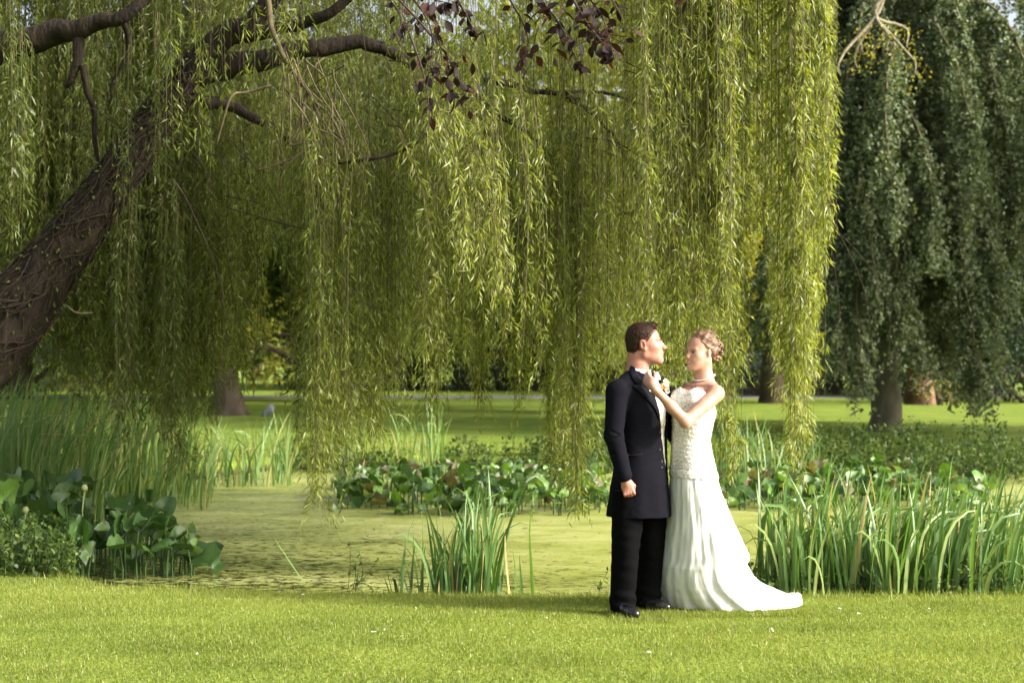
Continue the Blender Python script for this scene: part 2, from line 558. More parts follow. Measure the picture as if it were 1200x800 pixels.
acc = Acc()
V, F, t = blades(560000, -6.2, 6.2, 6.2, 10.5, .011, .029, 'g', None, .0036); acc.add(V, F, t)
V, F, t = blades(60000, -4.6, 4.6, 9.6, 10.8, .03, .07, 'g', lambda x, y, sd: np.exp(-np.maximum(sd, 0) * 7)); acc.add(V, F, t)
nf = 5200      # uncut blades round the shoes and along the hem
fx_ = np.concatenate([rng.uniform(.60, 1.0, 1700), rng.uniform(.92, 1.92, 3500)])
fy_ = np.concatenate([DEP + rng.uniform(-.42, -.02, 1700), DEP - .08 + rng.uniform(-.16, .06, 3500) + .12 * np.clip(fx_[1700:] - 1.5, 0, 1)])
az_ = rng.uniform(0, 2 * PI, nf); ln_ = rng.uniform(.1, .8, nf)
V, F = tris(np.stack([fx_, fy_, np.full(nf, -.004)], 1), np.stack([np.cos(az_) * ln_, np.sin(az_) * ln_, np.ones(nf)], 1), np.stack([np.sin(az_), np.cos(az_), .2 + 0 * az_], 1), rng.uniform(.015, .048, nf), .004, .35)
acc.add(V, F, np.clip(rng.normal(.45, .18, nf), 0, 1))
tag(obj('grass', acc.mesh('grass', M['grass'])), kind='stuff', label='short sunlit grass blades of the near lawn')
acc = Acc()
V, F, t = blades(26000, -12, 13, 22.5, 30, .05, .14, 'g', lambda x, y, sd: np.exp(-np.maximum(sd, 0) * .7), .012); acc.add(V, F, t)
tag(obj('rough_grass', acc.mesh('rough_grass', M['grass'])), kind='stuff', label='longer rough grass along the far bank')

# ---- bits on the lawn
acc = Acc()
for pxx, pyy, s in ((438, 744, .012), (450, 742, .010), (470, 749, .014), (376, 749, .011), (540, 757, .010), (488, 716, .009), (355, 700, .010),
                    (985, 716, .012), (1007, 722, .012), (1088, 716, .010), (905, 742, .011), (760, 768, .012), (640, 727, .009), (700, 752, .01), (232, 770, .01), (575, 700, .01)):
    yy = F_PX * ZC / (pyy - YH)
    c = np.array((gx(pxx, yy), yy, .022))
    V, F = kites(np.repeat(c[None], 3, 0), rand_unit(3) * (1, 1, .25), rand_unit(3) * .3 + (0, 0, 1), s * 1.4, s, .5)
    acc.add(V, F, .5)
tag(obj('fallen_petals', acc.mesh('fallen_petals', solid_mat('petal_white', [(.3, (.75, .72, .70)), (.7, (.82, .8, .78))]))), kind='stuff', label='small white petals lying on the lawn')
acc = Acc()
n = 90
x = rng.uniform(-3.2, 3.2, n); y = rng.uniform(6.8, 9.8, n)
V, F = kites(np.stack([x, y, ground_h(x, y) + .018], 1), rand_unit(n) * (1, 1, .3), rand_unit(n) * .4 + (0, 0, 1), rng.uniform(.015, .035, n), rng.uniform(.008, .016, n), .5)
acc.add(V, F, rng.uniform(0, 1, n))
tag(obj('fallen_leaves', acc.mesh('fallen_leaves', leaf_mat('dead_leaf', [(0, (.10, .06, .03)), (1, (.24, .16, .08))], .1))), kind='stuff', label='small dead leaves scattered on the lawn')
acc = Acc()
n = 420
x = rng.uniform(-4, 5.0, n); y = rng.uniform(11, 17, n)
k = (pond_sd(x, y) < -.4) & (rng.uniform(size=n) < np.where(x < .5, .9, .3)); x, y = x[k], y[k]; n = len(x)
V, F = kites(np.stack([x, y, np.full(n, WATER_Z + .008)], 1), rand_unit(n) * (1, 1, .12), rand_unit(n) * .15 + (0, 0, 1), rng.uniform(.03, .10, n), rng.uniform(.01, .035, n), .5)
acc.add(V, F, rng.uniform(0, 1, n))
tag(obj('floating_debris', acc.mesh('floating_debris', leaf_mat('soaked_leaf', [(0, (.02, .02, .012)), (.7, (.09, .08, .04)), (1, (.32, .30, .22))], .1, rough=.3))), kind='stuff', label='dead leaves and scraps floating in the duckweed')


# ================================================================== TREES
def leaf_cloud(centers, radii, per, Lr, r=rng, flat=.7, droop=.4, wr=.6, leaf=None):
    leaf = leaf or kites
    """leaf kites spread in uneven clumps"""
    Vs, Fs, ts, n0 = [], [], [], 0
    for c, rad in zip(centers, radii):
        n = int(per * (rad ** 2) * r.uniform(.7, 1.3))
        u = rand_unit(n, r) * (r.uniform(0, 1, (n, 1)) ** .45) * rad * np.array((1, 1, flat))
        P = c + u + r.normal(0, rad * .12, (n, 3))
        d = rand_unit(n, r) + nrm(u) * .5 + np.array((0, 0, -droop))
        V, F = leaf(P, d, rand_unit(n, r) + np.array((0, 0, .8)), r.uniform(*Lr, n) * (1.15 if leaf is tris else 1), r.uniform(*Lr, n) * wr * (1.35 if leaf is tris else 1), .5)
        Vs.append(V); Fs.append(F + n0); n0 += len(V)
        ts.append(np.clip(r.normal(.5, .22, n) + r.uniform(-.16, .16), 0, 1))
    return np.concatenate(Vs), np.concatenate(Fs), np.concatenate(ts)


def broad_tree(seed, H, cr, trunk_r, leafL, n_clump, per, base=.22, spread=1.0):
    """trunk mesh data, crown mesh data for a broadleaf park tree"""
    r = np.random.default_rng(seed)
    acc = Acc()
    top = np.array((r.normal(0, .4), r.normal(0, .4), H * .8))
    P = smooth_path([(0, 0, -.2), (0.05, 0, .25), (r.normal(0, .1), 0, H * .2), tuple(top * .5 + r.normal(0, .2, 3)), tuple(top)], 22)
    R = np.interp(np.linspace(0, 1, 22), [0, .035, .1, .3, 1], [trunk_r * 1.9, trunk_r * 1.35, trunk_r * 1.02, trunk_r * .85, .05])
    add_tube(acc, P, R, 12, .06)
    limbs = []
    for k in range(11):
        t = r.uniform(.28, .85)
        p0 = P[int(t * 21)]
        az = k / 11 * 2 * PI + r.uniform(-.3, .3)
        ln = cr * r.uniform(.6, .95) * (1.15 - .5 * t)
        p1 = p0 + np.array((math.cos(az) * ln * .5, math.sin(az) * ln * .5, ln * r.uniform(.1, .4)))
        p2 = p0 + np.array((math.cos(az) * ln, math.sin(az) * ln, ln * r.uniform(.0, .5)))
        add_tube(acc, smooth_path([p0, p1, p2], 9), np.linspace(trunk_r * .42 * (1.1 - t), .02, 9), 6, .08)
        limbs.append(p2)
    cs, rs = [], []
    for k in range(n_clump):
        u = rand_unit(1, r)[0] * r.uniform(.45, 1.0)
        c = np.array((u[0] * cr * spread, u[1] * cr * spread, H * (base + (1 - base) * .5) + u[2] * H * (1 - base) * .5))
        cs.append(c); rs.append(cr * r.uniform(.16, .34))
    for l in limbs: cs.append(l); rs.append(cr * .24)
    return acc, leaf_cloud(cs, rs, per, leafL, r, leaf=tris)


def tree_thing(name, loc, tr, cr_, label, group=None, rz=0, s=1.0, cat='tree'):
    e = empty(name, loc, label, cat, group)
    e.rotation_euler.z = rz
    e.scale = (s, s, s)
    for nm, me in (('trunk', tr), ('crown', cr_)):
        o = bpy.data.objects.new(nm, me); COL.objects.link(o); o.parent = e
    return e


protos = []
for k, (seed, H, cr, trk, mat, bark, nc_, per, base) in enumerate([
        (11, 17, 7.0, .55, 'tree_a', 'far_bark', 105, 90, .16), (12, 15, 6.0, .42, 'tree_b', 'sun_red_bark', 90, 95, .18),
        (13, 18, 7.5, .60, 'tree_c', 'far_bark', 115, 90, .12), (14, 14, 6.2, .5, 'tree_b', 'far_bark', 84, 180, .13)]):
    ta, (V, F, t) = broad_tree(seed, H, cr, trk, (.20, .38) if k < 3 else (.13, .24), nc_, per, base)
    tm = ta.mesh('trunk', M[bark], True)
    protos.append((tm, make_mesh('crown', V, F, M[mat], t)))

# (photo x of the trunk, distance, prototype, rotation, scale, label)
far_trees = [
    (25, 62, 0, .3, .95, 'pale trunked tree seen through the fronds at the far left'),
    (133, 50, 1, 1.2, .85, 'orange lit trunk rising behind the reeds left of the willow fronds'),
    (210, 66, 1, 2.6, 1.0, 'slim sunlit trunk seen between the willow fronds and the bright gap'),
    (392, 58, 0, 4.0, .9, 'dark tree beyond the path, right of the bright gap in the fronds'),
    (300, 125, 3, .8, 1.05, 'pale yellow tree far off at the end of the bright lawn'),
    (255, 112, 3, 2.2, 1.0, 'small sunny tree left of the bright gap in the fronds'),
    (410, 100, 3, 5.0, 1.1, 'yellow green tree behind the dark tree beyond the path'),
    (470, 84, 2, 1.0, .9, 'dark green tree far behind the pale hanging frond'),
    (540, 96, 1, 3.3, 1.35, 'tall sunlit yellow tree behind the middle of the willow'),
    (600, 84, 2, 4.4, .85, 'dark tree above the path in the middle distance'),
    (680, 92, 3, 2.9, 1.3, 'golden green tree behind the copper beech leaves'),
    (770, 82, 2, .2, .95, 'dark tree directly behind the groom beyond the path'),
    (1120, 74, 2, 2.0, 1.05, 'dark tree filling the gap behind the weeping beech'),
    (1230, 66, 2, 5.6, .95, 'dark tree at the right edge beyond the weeping beech'),
    (0, 88, 2, 3.5, 1.1, 'dark tree in the far left distance'),
    (90, 96, 0, 5.1, 1.2, 'green tree in the left distance behind the leaning trunk'),
    (1010, 88, 0, 2.5, 1.2, 'green tree behind the weeping beech, showing through its top'),
    (850, 92, 0, 1.4, 1.2, 'green tree far behind the bride'),
    (2200, 26, 0, 1.0, .85, 'tree outside the view to the right whose shadow falls on the far lawn'),
    (748, 44, 3, 3.9, 1.15, 'tree coloured sunlit yellow behind the willow, its trunk hidden by the groom'),

]
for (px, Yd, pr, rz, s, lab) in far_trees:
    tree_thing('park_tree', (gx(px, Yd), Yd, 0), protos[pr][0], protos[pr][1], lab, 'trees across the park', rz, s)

# ---- big dark tree right of the bride, trunk at x 905
def path_tree():
    e = empty('dark_tree', (gx(905, 56), 56, 0), 'dark spreading tree with a thick flared trunk just right of the bride', 'tree')
    r = np.random.default_rng(5)
    acc = Acc()
    add_tube(acc, smooth_path([(0, 0, -.2), (0, 0, .3), (0, 0, 1.5), (.1, 0, 4), (.3, 0, 9), (.4, 0, 14)], 20), np.interp(np.linspace(0, 1, 20), [0, .03, .1, .3, 1], [1.15, .8, .56, .48, .1]), 14, .06)
    for s in ((-1, .1, 3.6, 5.5, -1.1), (1, -.2, 4, 6, -1.3), (-1, -.5, 5, 5, -.6), (.9, .4, 5.5, 5, 0), (-.7, -.7, 3.2, 4.5, -.9)):
        p0 = np.array((0, 0, s[2])); d = np.array((s[0], s[1], 0)) * s[3]
        add_tube(acc, smooth_path([p0, p0 + d * .35 + (0, 0, .5), p0 + d * .7 + (0, 0, .1), p0 + d + (0, 0, s[4])], 12), np.linspace(.22, .03, 12), 7, .08)
    o = obj('trunk', acc.mesh('trunk', M['far_bark'], True), e, False)
    cs, rs = [], []
    for k in range(190):
        az = r.uniform(0, 2 * PI); q = math.sqrt(r.uniform(.05, 1)); z = r.uniform(2.9, 15)
        R = 6.8 * math.sqrt(max(.1, 1 - ((z - 6) / 11) ** 2))
        zz = z if z > 4 else z - 1.0 * q * q + .6
        cs.append(np.array((math.cos(az) * R * q, math.sin(az) * R * q, zz))); rs.append(r.uniform(.7, 1.5))
    V, F, t = leaf_cloud(cs, rs, 60, (.13, .24), r, .6, .7)
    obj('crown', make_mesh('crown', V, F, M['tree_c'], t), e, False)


path_tree()

# ---- big flared trunk at the left, behind the reeds (x 285, y 487)
def left_trunk():
    Yd = 43.0
    e = empty('old_tree', (gx(268, Yd), Yd, 0), 'old tree with a wide flared foot left of the bright gap, behind the reeds', 'tree')
    acc = Acc()
    add_tube(acc, smooth_path([(0, 0, -.2), (0, 0, .15), (-.02, 0, .5), (-.08, 0, 1.2), (-.15, 0, 3.5), (0, 0, 8)], 24), np.interp(np.linspace(0, 1, 24), [0, .03, .06, .11, .18, .4, 1], [1.75, 1.2, .92, .70, .56, .45, .2]), 16, .05)
    for k in range(0):
        az = k / 9 * 2 * PI + .3
        d = np.array((math.cos(az), math.sin(az), 0))
        add_tube(acc, smooth_path([d * .42 + (0, 0, 1.0), d * .66 + (0, 0, .42), d * 1.05 + (0, 0, .10), d * 1.45 + (0, 0, -.10)], 8), [.16, .20, .22, .22, .2, .16, .12, .06], 7, .05)
    obj('trunk', acc.mesh('trunk', M['far_bark'], True), e, False)
    r = np.random.default_rng(21)
    cs = [np.array((r.uniform(-5, 3.2), r.uniform(-3, 4), r.uniform(4.5, 12))) for k in range(80)]
    V, F, t = leaf_cloud(cs, [r.uniform(.6, 1.3) for _ in cs], 70, (.12, .22), r)
    obj('crown', make_mesh('crown', V, F, M['tree_a'], t), e, False)
    # grey slab leaning beside it
    c = at(312, 487, 42.0); c[2] = 0
    V = np.array([(-.38, -.1, -.03), (.22, -.1, -.03), (.52, -.1, .52), (.30, -.1, .78), (.02, -.1, .48), (-.38, .12, -.03), (.22, .12, -.03), (.52, .12, .52), (.30, .12, .78), (.02, .12, .48)]) + c
    V = (V - c) * .5 + c
    Fq = [(0, 1, 6, 5), (1, 2, 7, 6), (2, 3, 8, 7), (3, 4, 9, 8), (4, 0, 5, 9)]
    Ft = [(0, 4, 1), (4, 2, 1), (4, 3, 2), (5, 6, 9), (9, 6, 7), (9, 7, 8)]
    me = make_mesh('leaning_stone', V, [np.array(Fq), np.array(Ft)], solid_mat('grey_stone', [(.3, (.14, .14, .16)), (.7, (.24, .24, .27))], 6, .8, .3, .3))
    tag(obj('leaning_stone', me), 'small grey stone leaning on the lawn beside the flared trunk', 'stone')


left_trunk()

# ---- trunk and shrub behind the weeping beech, sunlight put into their colours
e = empty('sun_red_tree', (gx(1078, 54), 54, 0), 'thick trunk, reddish sunlight in its bark colour, right of the weeping beech trunk', 'tree')
acc = Acc()
add_tube(acc, smooth_path([(0, 0, -.2), (0, 0, .2), (0, 0, 1.5), (.2, 0, 5), (.3, 0, 11)], 18), np.interp(np.linspace(0, 1, 18), [0, .04, .15, 1], [1.0, .75, .6, .25]), 14, .06)
for k in range(6):
    az = k * 1.1
    add_tube(acc, smooth_path([(0, 0, 4 + k), (math.cos(az) * 2, math.sin(az) * 2, 5.2 + k), (math.cos(az) * 4, math.sin(az) * 4, 5.8 + k)], 8), np.linspace(.2, .03, 8), 6)
obj('trunk', acc.mesh('trunk', M['sun_red_bark'], True), e, False)
r = np.random.default_rng(33)
cs = [np.array((r.uniform(-5, 6), r.uniform(-4, 4), r.uniform(3.6, 13))) for k in range(110)]
V, F, t = leaf_cloud(cs, [r.uniform(.7, 1.4) for _ in cs], 60, (.13, .24), r)
obj('crown', make_mesh('crown', V, F, M['tree_c'], t), e, False)


def shrub(px, py_base, Yd, w, h, mat, label, seed, per=260, Lr=(.06, .12), cat='shrub', name='shrub', depth=None, group=None):
    r = np.random.default_rng(seed)
    e = empty(name, (gx(px, Yd), Yd, 0), label, cat, group)
    depth = depth or w * .6
    acc = Acc()
    cs, rs = [], []
    for k in range(max(10, int(14 * w / max(h, .4)))):
        x = r.uniform(-.5, .5) * w
        z = h * r.uniform(.12, .85) * (1 - .5 * (2 * x / w) ** 2)
        c = np.array((x, r.uniform(-.5, .5) * depth, z))
        cs.append(c); rs.append(h * r.uniform(.2, .36))
        add_tube(acc, smooth_path([(x * .7, 0, -.03), (x * .85, c[1] * .5, z * .5), tuple(c)], 5), np.linspace(.02, .006, 5) * max(1, h), 4, cap=False)
    obj('stem', acc.mesh('stem', M['far_bark']), e, False)
    V, F, t = leaf_cloud(cs, rs, per / max(h, .5), Lr, r, .8, .2)
    V[:, 2] = np.maximum(V[:, 2], -.03)
    obj('foliage', make_mesh('foliage', V, F, mat, t), e, False)
    return e


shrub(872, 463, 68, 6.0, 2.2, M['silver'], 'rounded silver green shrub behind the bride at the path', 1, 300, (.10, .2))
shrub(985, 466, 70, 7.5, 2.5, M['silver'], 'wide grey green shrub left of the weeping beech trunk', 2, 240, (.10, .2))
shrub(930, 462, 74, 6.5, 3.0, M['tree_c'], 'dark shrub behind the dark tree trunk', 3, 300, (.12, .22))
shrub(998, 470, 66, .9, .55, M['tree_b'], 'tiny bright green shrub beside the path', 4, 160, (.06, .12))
shrub(1103, 474, 53, 1.5, 1.25, M['sun_gold'], 'small shrub with golden sunlight in its leaf colour beside the reddish trunk', 5, 150, (.07, .13))
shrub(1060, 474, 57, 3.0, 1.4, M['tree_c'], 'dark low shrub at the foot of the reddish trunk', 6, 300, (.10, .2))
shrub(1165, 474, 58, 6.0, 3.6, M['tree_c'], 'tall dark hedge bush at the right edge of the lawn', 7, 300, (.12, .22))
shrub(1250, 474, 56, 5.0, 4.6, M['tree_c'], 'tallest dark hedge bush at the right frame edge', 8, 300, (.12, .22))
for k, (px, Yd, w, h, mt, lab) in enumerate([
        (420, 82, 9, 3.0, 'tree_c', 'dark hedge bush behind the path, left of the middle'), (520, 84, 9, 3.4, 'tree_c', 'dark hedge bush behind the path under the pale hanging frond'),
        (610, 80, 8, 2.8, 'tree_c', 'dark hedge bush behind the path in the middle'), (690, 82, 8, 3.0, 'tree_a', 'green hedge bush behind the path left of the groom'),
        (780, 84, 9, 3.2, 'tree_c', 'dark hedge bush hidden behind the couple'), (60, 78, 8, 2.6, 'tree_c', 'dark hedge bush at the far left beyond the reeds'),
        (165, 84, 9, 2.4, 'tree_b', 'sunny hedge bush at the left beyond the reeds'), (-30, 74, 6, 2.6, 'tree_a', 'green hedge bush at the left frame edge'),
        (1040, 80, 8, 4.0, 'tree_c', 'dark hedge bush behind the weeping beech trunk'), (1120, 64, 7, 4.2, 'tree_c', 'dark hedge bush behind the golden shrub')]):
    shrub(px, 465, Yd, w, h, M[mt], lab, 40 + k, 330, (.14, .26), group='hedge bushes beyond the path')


# ================================================================== WEEPING BEECH
def weeping_beech():
    Yd = 33.0
    bx = gx(1038, Yd)
    e = empty('weeping_beech', (bx, Yd, 0), 'tall weeping beech with dark drooping curtains of leaves and a grey trunk at the right', 'tree')
    r = np.random.default_rng(77)
    acc = Acc()
    R = np.interp(np.linspace(0, 1, 60), [0, .014, .028, .05, .09, .16, .25, .6, 1], [1.25, .86, .64, .52, .45, .40, .37, .3, .12])
    tp = smooth_path([(0, 0, -.15), (0, 0, .1), (.02, 0, .5), (-.02, 0, 1.6), (.05, 0, 3.5), (.1, 0, 7), (.3, .2, 13)], 60)
    add_tube(acc, tp, R, 18, .025)
    for k in range(0):
        az = k / 8 * 2 * PI + .2
        d = np.array((math.cos(az), math.sin(az), 0))
        add_tube(acc, smooth_path([d * .30 + (0, 0, .50), d * .46 + (0, 0, .2), d * .70 + (0, 0, .0), d * .9 + (0, 0, -.08)], 7), [.10, .13, .14, .13, .11, .08, .05], 7, .04)
    obj('trunk', acc.mesh('trunk', M['beech_bark'], True), e, False)
    # cascades: bough arcs out from the stem and pours down
    n_c = 0
    specs = []
    for k in range(80):
        az = r.uniform(0, 2 * PI)
        reach = r.uniform(1.2, 5.6)
        if math.sin(az) * reach < -3.4: az = -az
        ztop = r.uniform(6.5, 14) if reach > 2 else r.uniform(4.5, 12)
        # bottom of the curtain, higher towards the outside
        xx = bx + math.cos(az) * reach
        pxx = 600 + xx / (Yd + math.sin(az) * reach) * F_PX
        yb = np.interp(pxx, [880, 905, 950, 985, 1010, 1030, 1060, 1085, 1110, 1140, 1165, 1180, 1200, 1300], [392, 405, 425, 425, 446, 405, 425, 440, 455, 470, 450, 350, 300, 320])
        zb = gz(yb - abs(r.normal(0, 26)), Yd + math.sin(az) * reach)
        specs.append((az, reach, ztop, zb))
    # hero boughs at the front
    for (pt, pb, dz) in (((1020, 60), (1012, 455), -4.6), ((1050, 40), (1070, 400), -4.3), ((1080, 60), (1115, 350), -3.8), ((1000, 90), (985, 380), -4.2),
                         ((1090, 150), (1135, 470), -4.0), ((1120, 80), (1165, 440), -3.0), ((1150, 60), (1188, 330), -2.5), ((1060, 120), (1090, 300), -4.6),
                         ((1170, 120), (1200, 300), -3), ((960, 60), (950, 400), -2.6), ((1035, 150), (1045, 385), -4.8), ((1128, 180), (1150, 455), -4.4), ((975, 130), (965, 300), -3.6), ((1012, 200), (1022, 350), -4.9), ((1066, 210), (1078, 430), -4.7), ((1100, 40), (1130, 260), -4.2),
                         ((1140, 200), (1170, 380), -3.6), ((1180, 20), (1210, 250), -3.2), ((990, 180), (1000, 420), -4.4), ((1048, 60), (1052, 250), -4.7), ((1160, 250), (1180, 330), -3.9)):
        a0 = at(*pt, Yd + dz * .6); b0 = at(*pb, Yd + dz)
        specs.append((a0 - (bx, Yd, 0), b0 - (bx, Yd, 0)))
    for sp in specs:
        if len(sp) == 4:
            az, reach, ztop, zb = sp
            d = np.array((math.cos(az), math.sin(az), 0))
            if zb > ztop - 1: continue
            P = smooth_path([d * .1 + (0, 0, ztop - .8), d * reach * .45 + (0, 0, ztop), d * reach * .8 + (0, 0, ztop - .25 * (ztop - zb)), d * reach * .95 + (0, 0, .5 * (ztop + zb)), d * reach + (0, 0, zb)], 22)
        else:
            p0, p1 = sp
            mid = (p0 + p1) / 2 + np.array((np.sign(p1[0] - p0[0]) * .25, -.1, .2))
            P = smooth_path([p0 * (.1, .1, 1) + (0, 0, .6), p0 * (.6, .6, 1) + (0, 0, .5), p0, mid, p1], 22)
        P[1:] += np.cumsum(r.normal(0, .035, (21, 3)), 0) * (1, 1, .3)
        acc = Acc()
        add_tube(acc, P, np.linspace(.05, .008, 22) if len(sp) == 4 else np.linspace(.06, .012, 22), 4, .1, False)
        b = obj('hanging_bough', acc.mesh('hanging_bough', M['twig'] if len(sp) == 2 else M['beech_bark']), e, False)
        # side shoots
        Vs, Fs, ts, n0 = [], [], [], 0
        L = np.linalg.norm(np.diff(P, axis=0), axis=1).sum()
        ns = int(L * (11 if len(sp) == 4 else 17))
        sh = Acc()
        for q in range(ns):
            u = r.uniform(.12, 1)
            p = P[int(u * 21)] + r.normal(0, .03, 3)
            dr = np.array((r.normal(0, .38), r.normal(0, .38), -1.0)); dr /= np.linalg.norm(dr)
            ln = r.uniform(.4, 1.05)
            m_ = int(ln * 56)
            s = r.uniform(0, 1, m_) ** .8
            off = dr[None] * s[:, None] * ln + np.array((0, 0, -.25)) * (s[:, None] ** 2) * ln
            Q = p + off + r.normal(0, .05, (m_, 3))
            V, F = tris(Q, rand_unit(m_, r) + np.array((0, 0, -.6)), rand_unit(m_, r) + np.array((.3, -.6, .5)), r.uniform(.07, .11, m_), r.uniform(.06, .095, m_), .5)
            sh.add(V, F, np.clip(r.normal(.48, .2, m_) + (.18 if r.uniform() < .12 else 0) + .12 * (u > .93), 0, .97))
        f = obj('foliage', sh.mesh('foliage', M['beech']), b, False)
    # twigs lit yellow at the top, the sunlight put into leaf and bough colour
    acc = Acc(); gold = Acc()
    A = at(1035, -6, Yd - 5.2) - (bx, Yd, 0)
    for tgt, rr in (((1010, 62), .05), ((985, 88), .03), ((1062, 55), .04), ((1040, 60), .03), ((1004, 80), .03), ((1070, 90), .025)):
        B = at(*tgt, Yd - 5.2 + r.uniform(-.4, .4)) - (bx, Yd, 0)
        P = smooth_path([A, at(1026, 20, Yd - 5.2) - (bx, Yd, 0), B + (0.0, 0, .35), B], 14) + r.normal(0, .01, (14, 3))
        add_tube(acc, P, np.linspace(.055, rr * .4, 14), 7, .05, False)
        if tgt[0] > 1000:
            n = 55
            Q = P[r.integers(7, 14, n)] + r.normal(0, .16, (n, 3)) - (0, 0, .1)
            V, F = kites(Q, rand_unit(n, r) + (0, 0, -.4), rand_unit(n, r), r.uniform(.06, .1, n), r.uniform(.04, .07, n), .5)
            gold.add(V, F, r.uniform(0, 1, n))
    add_tube(acc, smooth_path([A + (-.3, 2.5, .9), A + (0, 1, .5), A], 8), np.linspace(.085, .055, 8), 7, .05, False)
    pb_ = tag(obj('bough', acc.mesh('bough', solid_mat('sunlit_bough', [(.3, (.13, .11, .06)), (.7, (.24, .21, .14))], 10, .8)), e, False), 'forked bough with sunlight put into its pale colour at the top of the tree')
    tag(obj('sun_gold_foliage', gold.mesh('sun_gold_foliage', M['sun_gold']), pb_, False), 'leaves around the forked bough, sunlit yellow put into their colour')


weeping_beech()


# ================================================================== WEEPING WILLOW
TRUNK_Y = 12.6
willow = empty('weeping_willow', (gx(-70, TRUNK_Y), TRUNK_Y, 0), 'big weeping willow with a leaning trunk at the left and fronds hanging over the pond', 'tree')
T = lambda x, y, dy=0.0: at(x, y, TRUNK_Y + dy)
Rm = lambda wpx: wpx / 2.0 / F_PX * TRUNK_Y


def limb(name, pts, widths, sides=10, n=26, rough=.06, mat='bark', dy=None, lab=None, wob=0.0):
    P = smooth_path([T(x, y, d) for x, y, d in pts], n)
    if wob:
        P[1:-1] += noise3(P[1:-1], 5.0, len(pts))[:, None] * wob * np.array((.4, .3, 1.0))
    R = np.interp(np.linspace(0, 1, n), np.linspace(0, 1, len(widths)), [Rm(w) for w in widths])
    acc = Acc()
    add_tube(acc, P, R, sides, rough)
    o = obj(name, acc.mesh(name, M[mat], True), willow)
    if lab: o['label'] = lab
    return P, R


PT, RT = limb('trunk', [(-190, 640, 0), (-120, 530, 0), (-55, 446, 0), (0, 386, 0), (50, 325, 0), (95, 264, 0), (136, 208, 0), (176, 150, 0), (210, 104, 0), (232, 70, 0)],
              [140, 116, 100, 86, 66, 54, 47, 42, 38, 34], 20, 60, .07, lab='thick dark leaning trunk wrapped in dry vine stems')
limb('limb', [(224, 84, 0), (258, 48, -.1), (296, 28, -.2), (330, -22, -.3), (350, -90, -.3)], [36, 30, 24, 20, 16], 12, wob=.05)
limb('limb', [(226, 92, 0), (262, 80, .1), (300, 68, .1), (352, 58, .1), (412, 50, .2), (470, 66, .3), (520, 92, .4), (566, 94, .4), (618, 104, .5), (680, 116, .6)], [34, 32, 26, 22, 18, 14, 11, 10, 7, 4], 12, 40, wob=.06)
limb('limb', [(238, 122, 0), (266, 126, .1), (296, 140, .1), (330, 160, .2), (365, 200, .3), (380, 260, .4)], [18, 15, 12, 9, 7, 4], 8, wob=.05)
limb('limb', [(258, 50, -.1), (300, 40, -.2), (350, 28, -.3), (396, 8, -.4), (440, -30, -.5)], [18, 16, 14, 12, 9], 9, wob=.05)
limb('limb', [(545, 98, .4), (580, 130, .5), (630, 165, .7), (660, 210, .8), (672, 260, 1)], [9, 7, 6, 4, 3], 7, wob=.03)
limb('limb', [(640, 106, .5), (690, 130, .7), (726, 170, .9), (760, 250, 1.2)], [7, 5, 4, 2], 6, wob=.04)
limb('limb', [(660, 108, .5), (720, 112, .9), (775, 130, 1.1), (790, 145, 1.2)], [5, 4, 3, 2], 6, wob=.03)
limb('limb', [(-60, 75, .3), (0, 56, .3), (50, 50, .2), (92, 34, .1), (140, 16, 0), (200, -20, 0)], [46, 40, 32, 24, 16, 10], 12, wob=.10, lab='dark heavy limb at the top left corner')
limb('limb', [(92, 36, .1), (92, 66, .1), (84, 92, .15), (78, 100, .2)], [16, 13, 9, 5], 8, wob=.04)
limb('limb', [(96, 76, .1), (106, 120, .2), (112, 170, .3), (116, 195, .3)], [8, 7, 6, 4], 7, wob=.04)
limb('limb', [(140, 16, 0), (150, 60, .2), (130, 110, .3), (165, 150, .4)], [7, 6, 4, 2], 6, wob=.03)
limb('pale_branch', [(306, -30, -.9), (316, 10, -.95), (322, 48, -1), (345, 90, -1), (366, 118, -1.05), (382, 158, -1.1)], [7, 6.5, 6, 5, 4, 2.5], 8, 26, .05, 'twig', wob=.03)
limb('pale_branch', [(360, 110, -1), (350, 150, -1.1), (340, 170, -1.1), (372, 165, -1.15), (352, 182, -1.1), (300, 201, -1.1)], [5, 4, 3, 3, 3, 2], 6, 26, .05, 'twig')
limb('pale_branch', [(318, 100, -1), (290, 108, -1.0), (272, 112, -1.1), (262, 140, -1.1), (254, 170, -1.1)], [4, 3, 3, 2.5, 1.5], 5, 20, .05, 'twig')
limb('pale_branch', [(366, 118, -1.05), (390, 140, -1.1), (405, 185, -1.1), (400, 240, -1.2)], [4, 3.5, 3, 1.5], 5, 20, .05, 'twig')
limb('pale_branch', [(395, 192, -1.1), (436, 186, -1.2), (462, 180, -1.2), (485, 170, -1.3), (500, 156, -1.3)], [3, 5, 4, 3, 2], 6, 20, .05, 'vine')
limb('pale_branch', [(78, 358, -.45), (88, 366, -.5), (100, 367, -.5), (109, 366, -.5)], [2.5, 2.5, 3, 1], 5, 8, .05, 'twig')
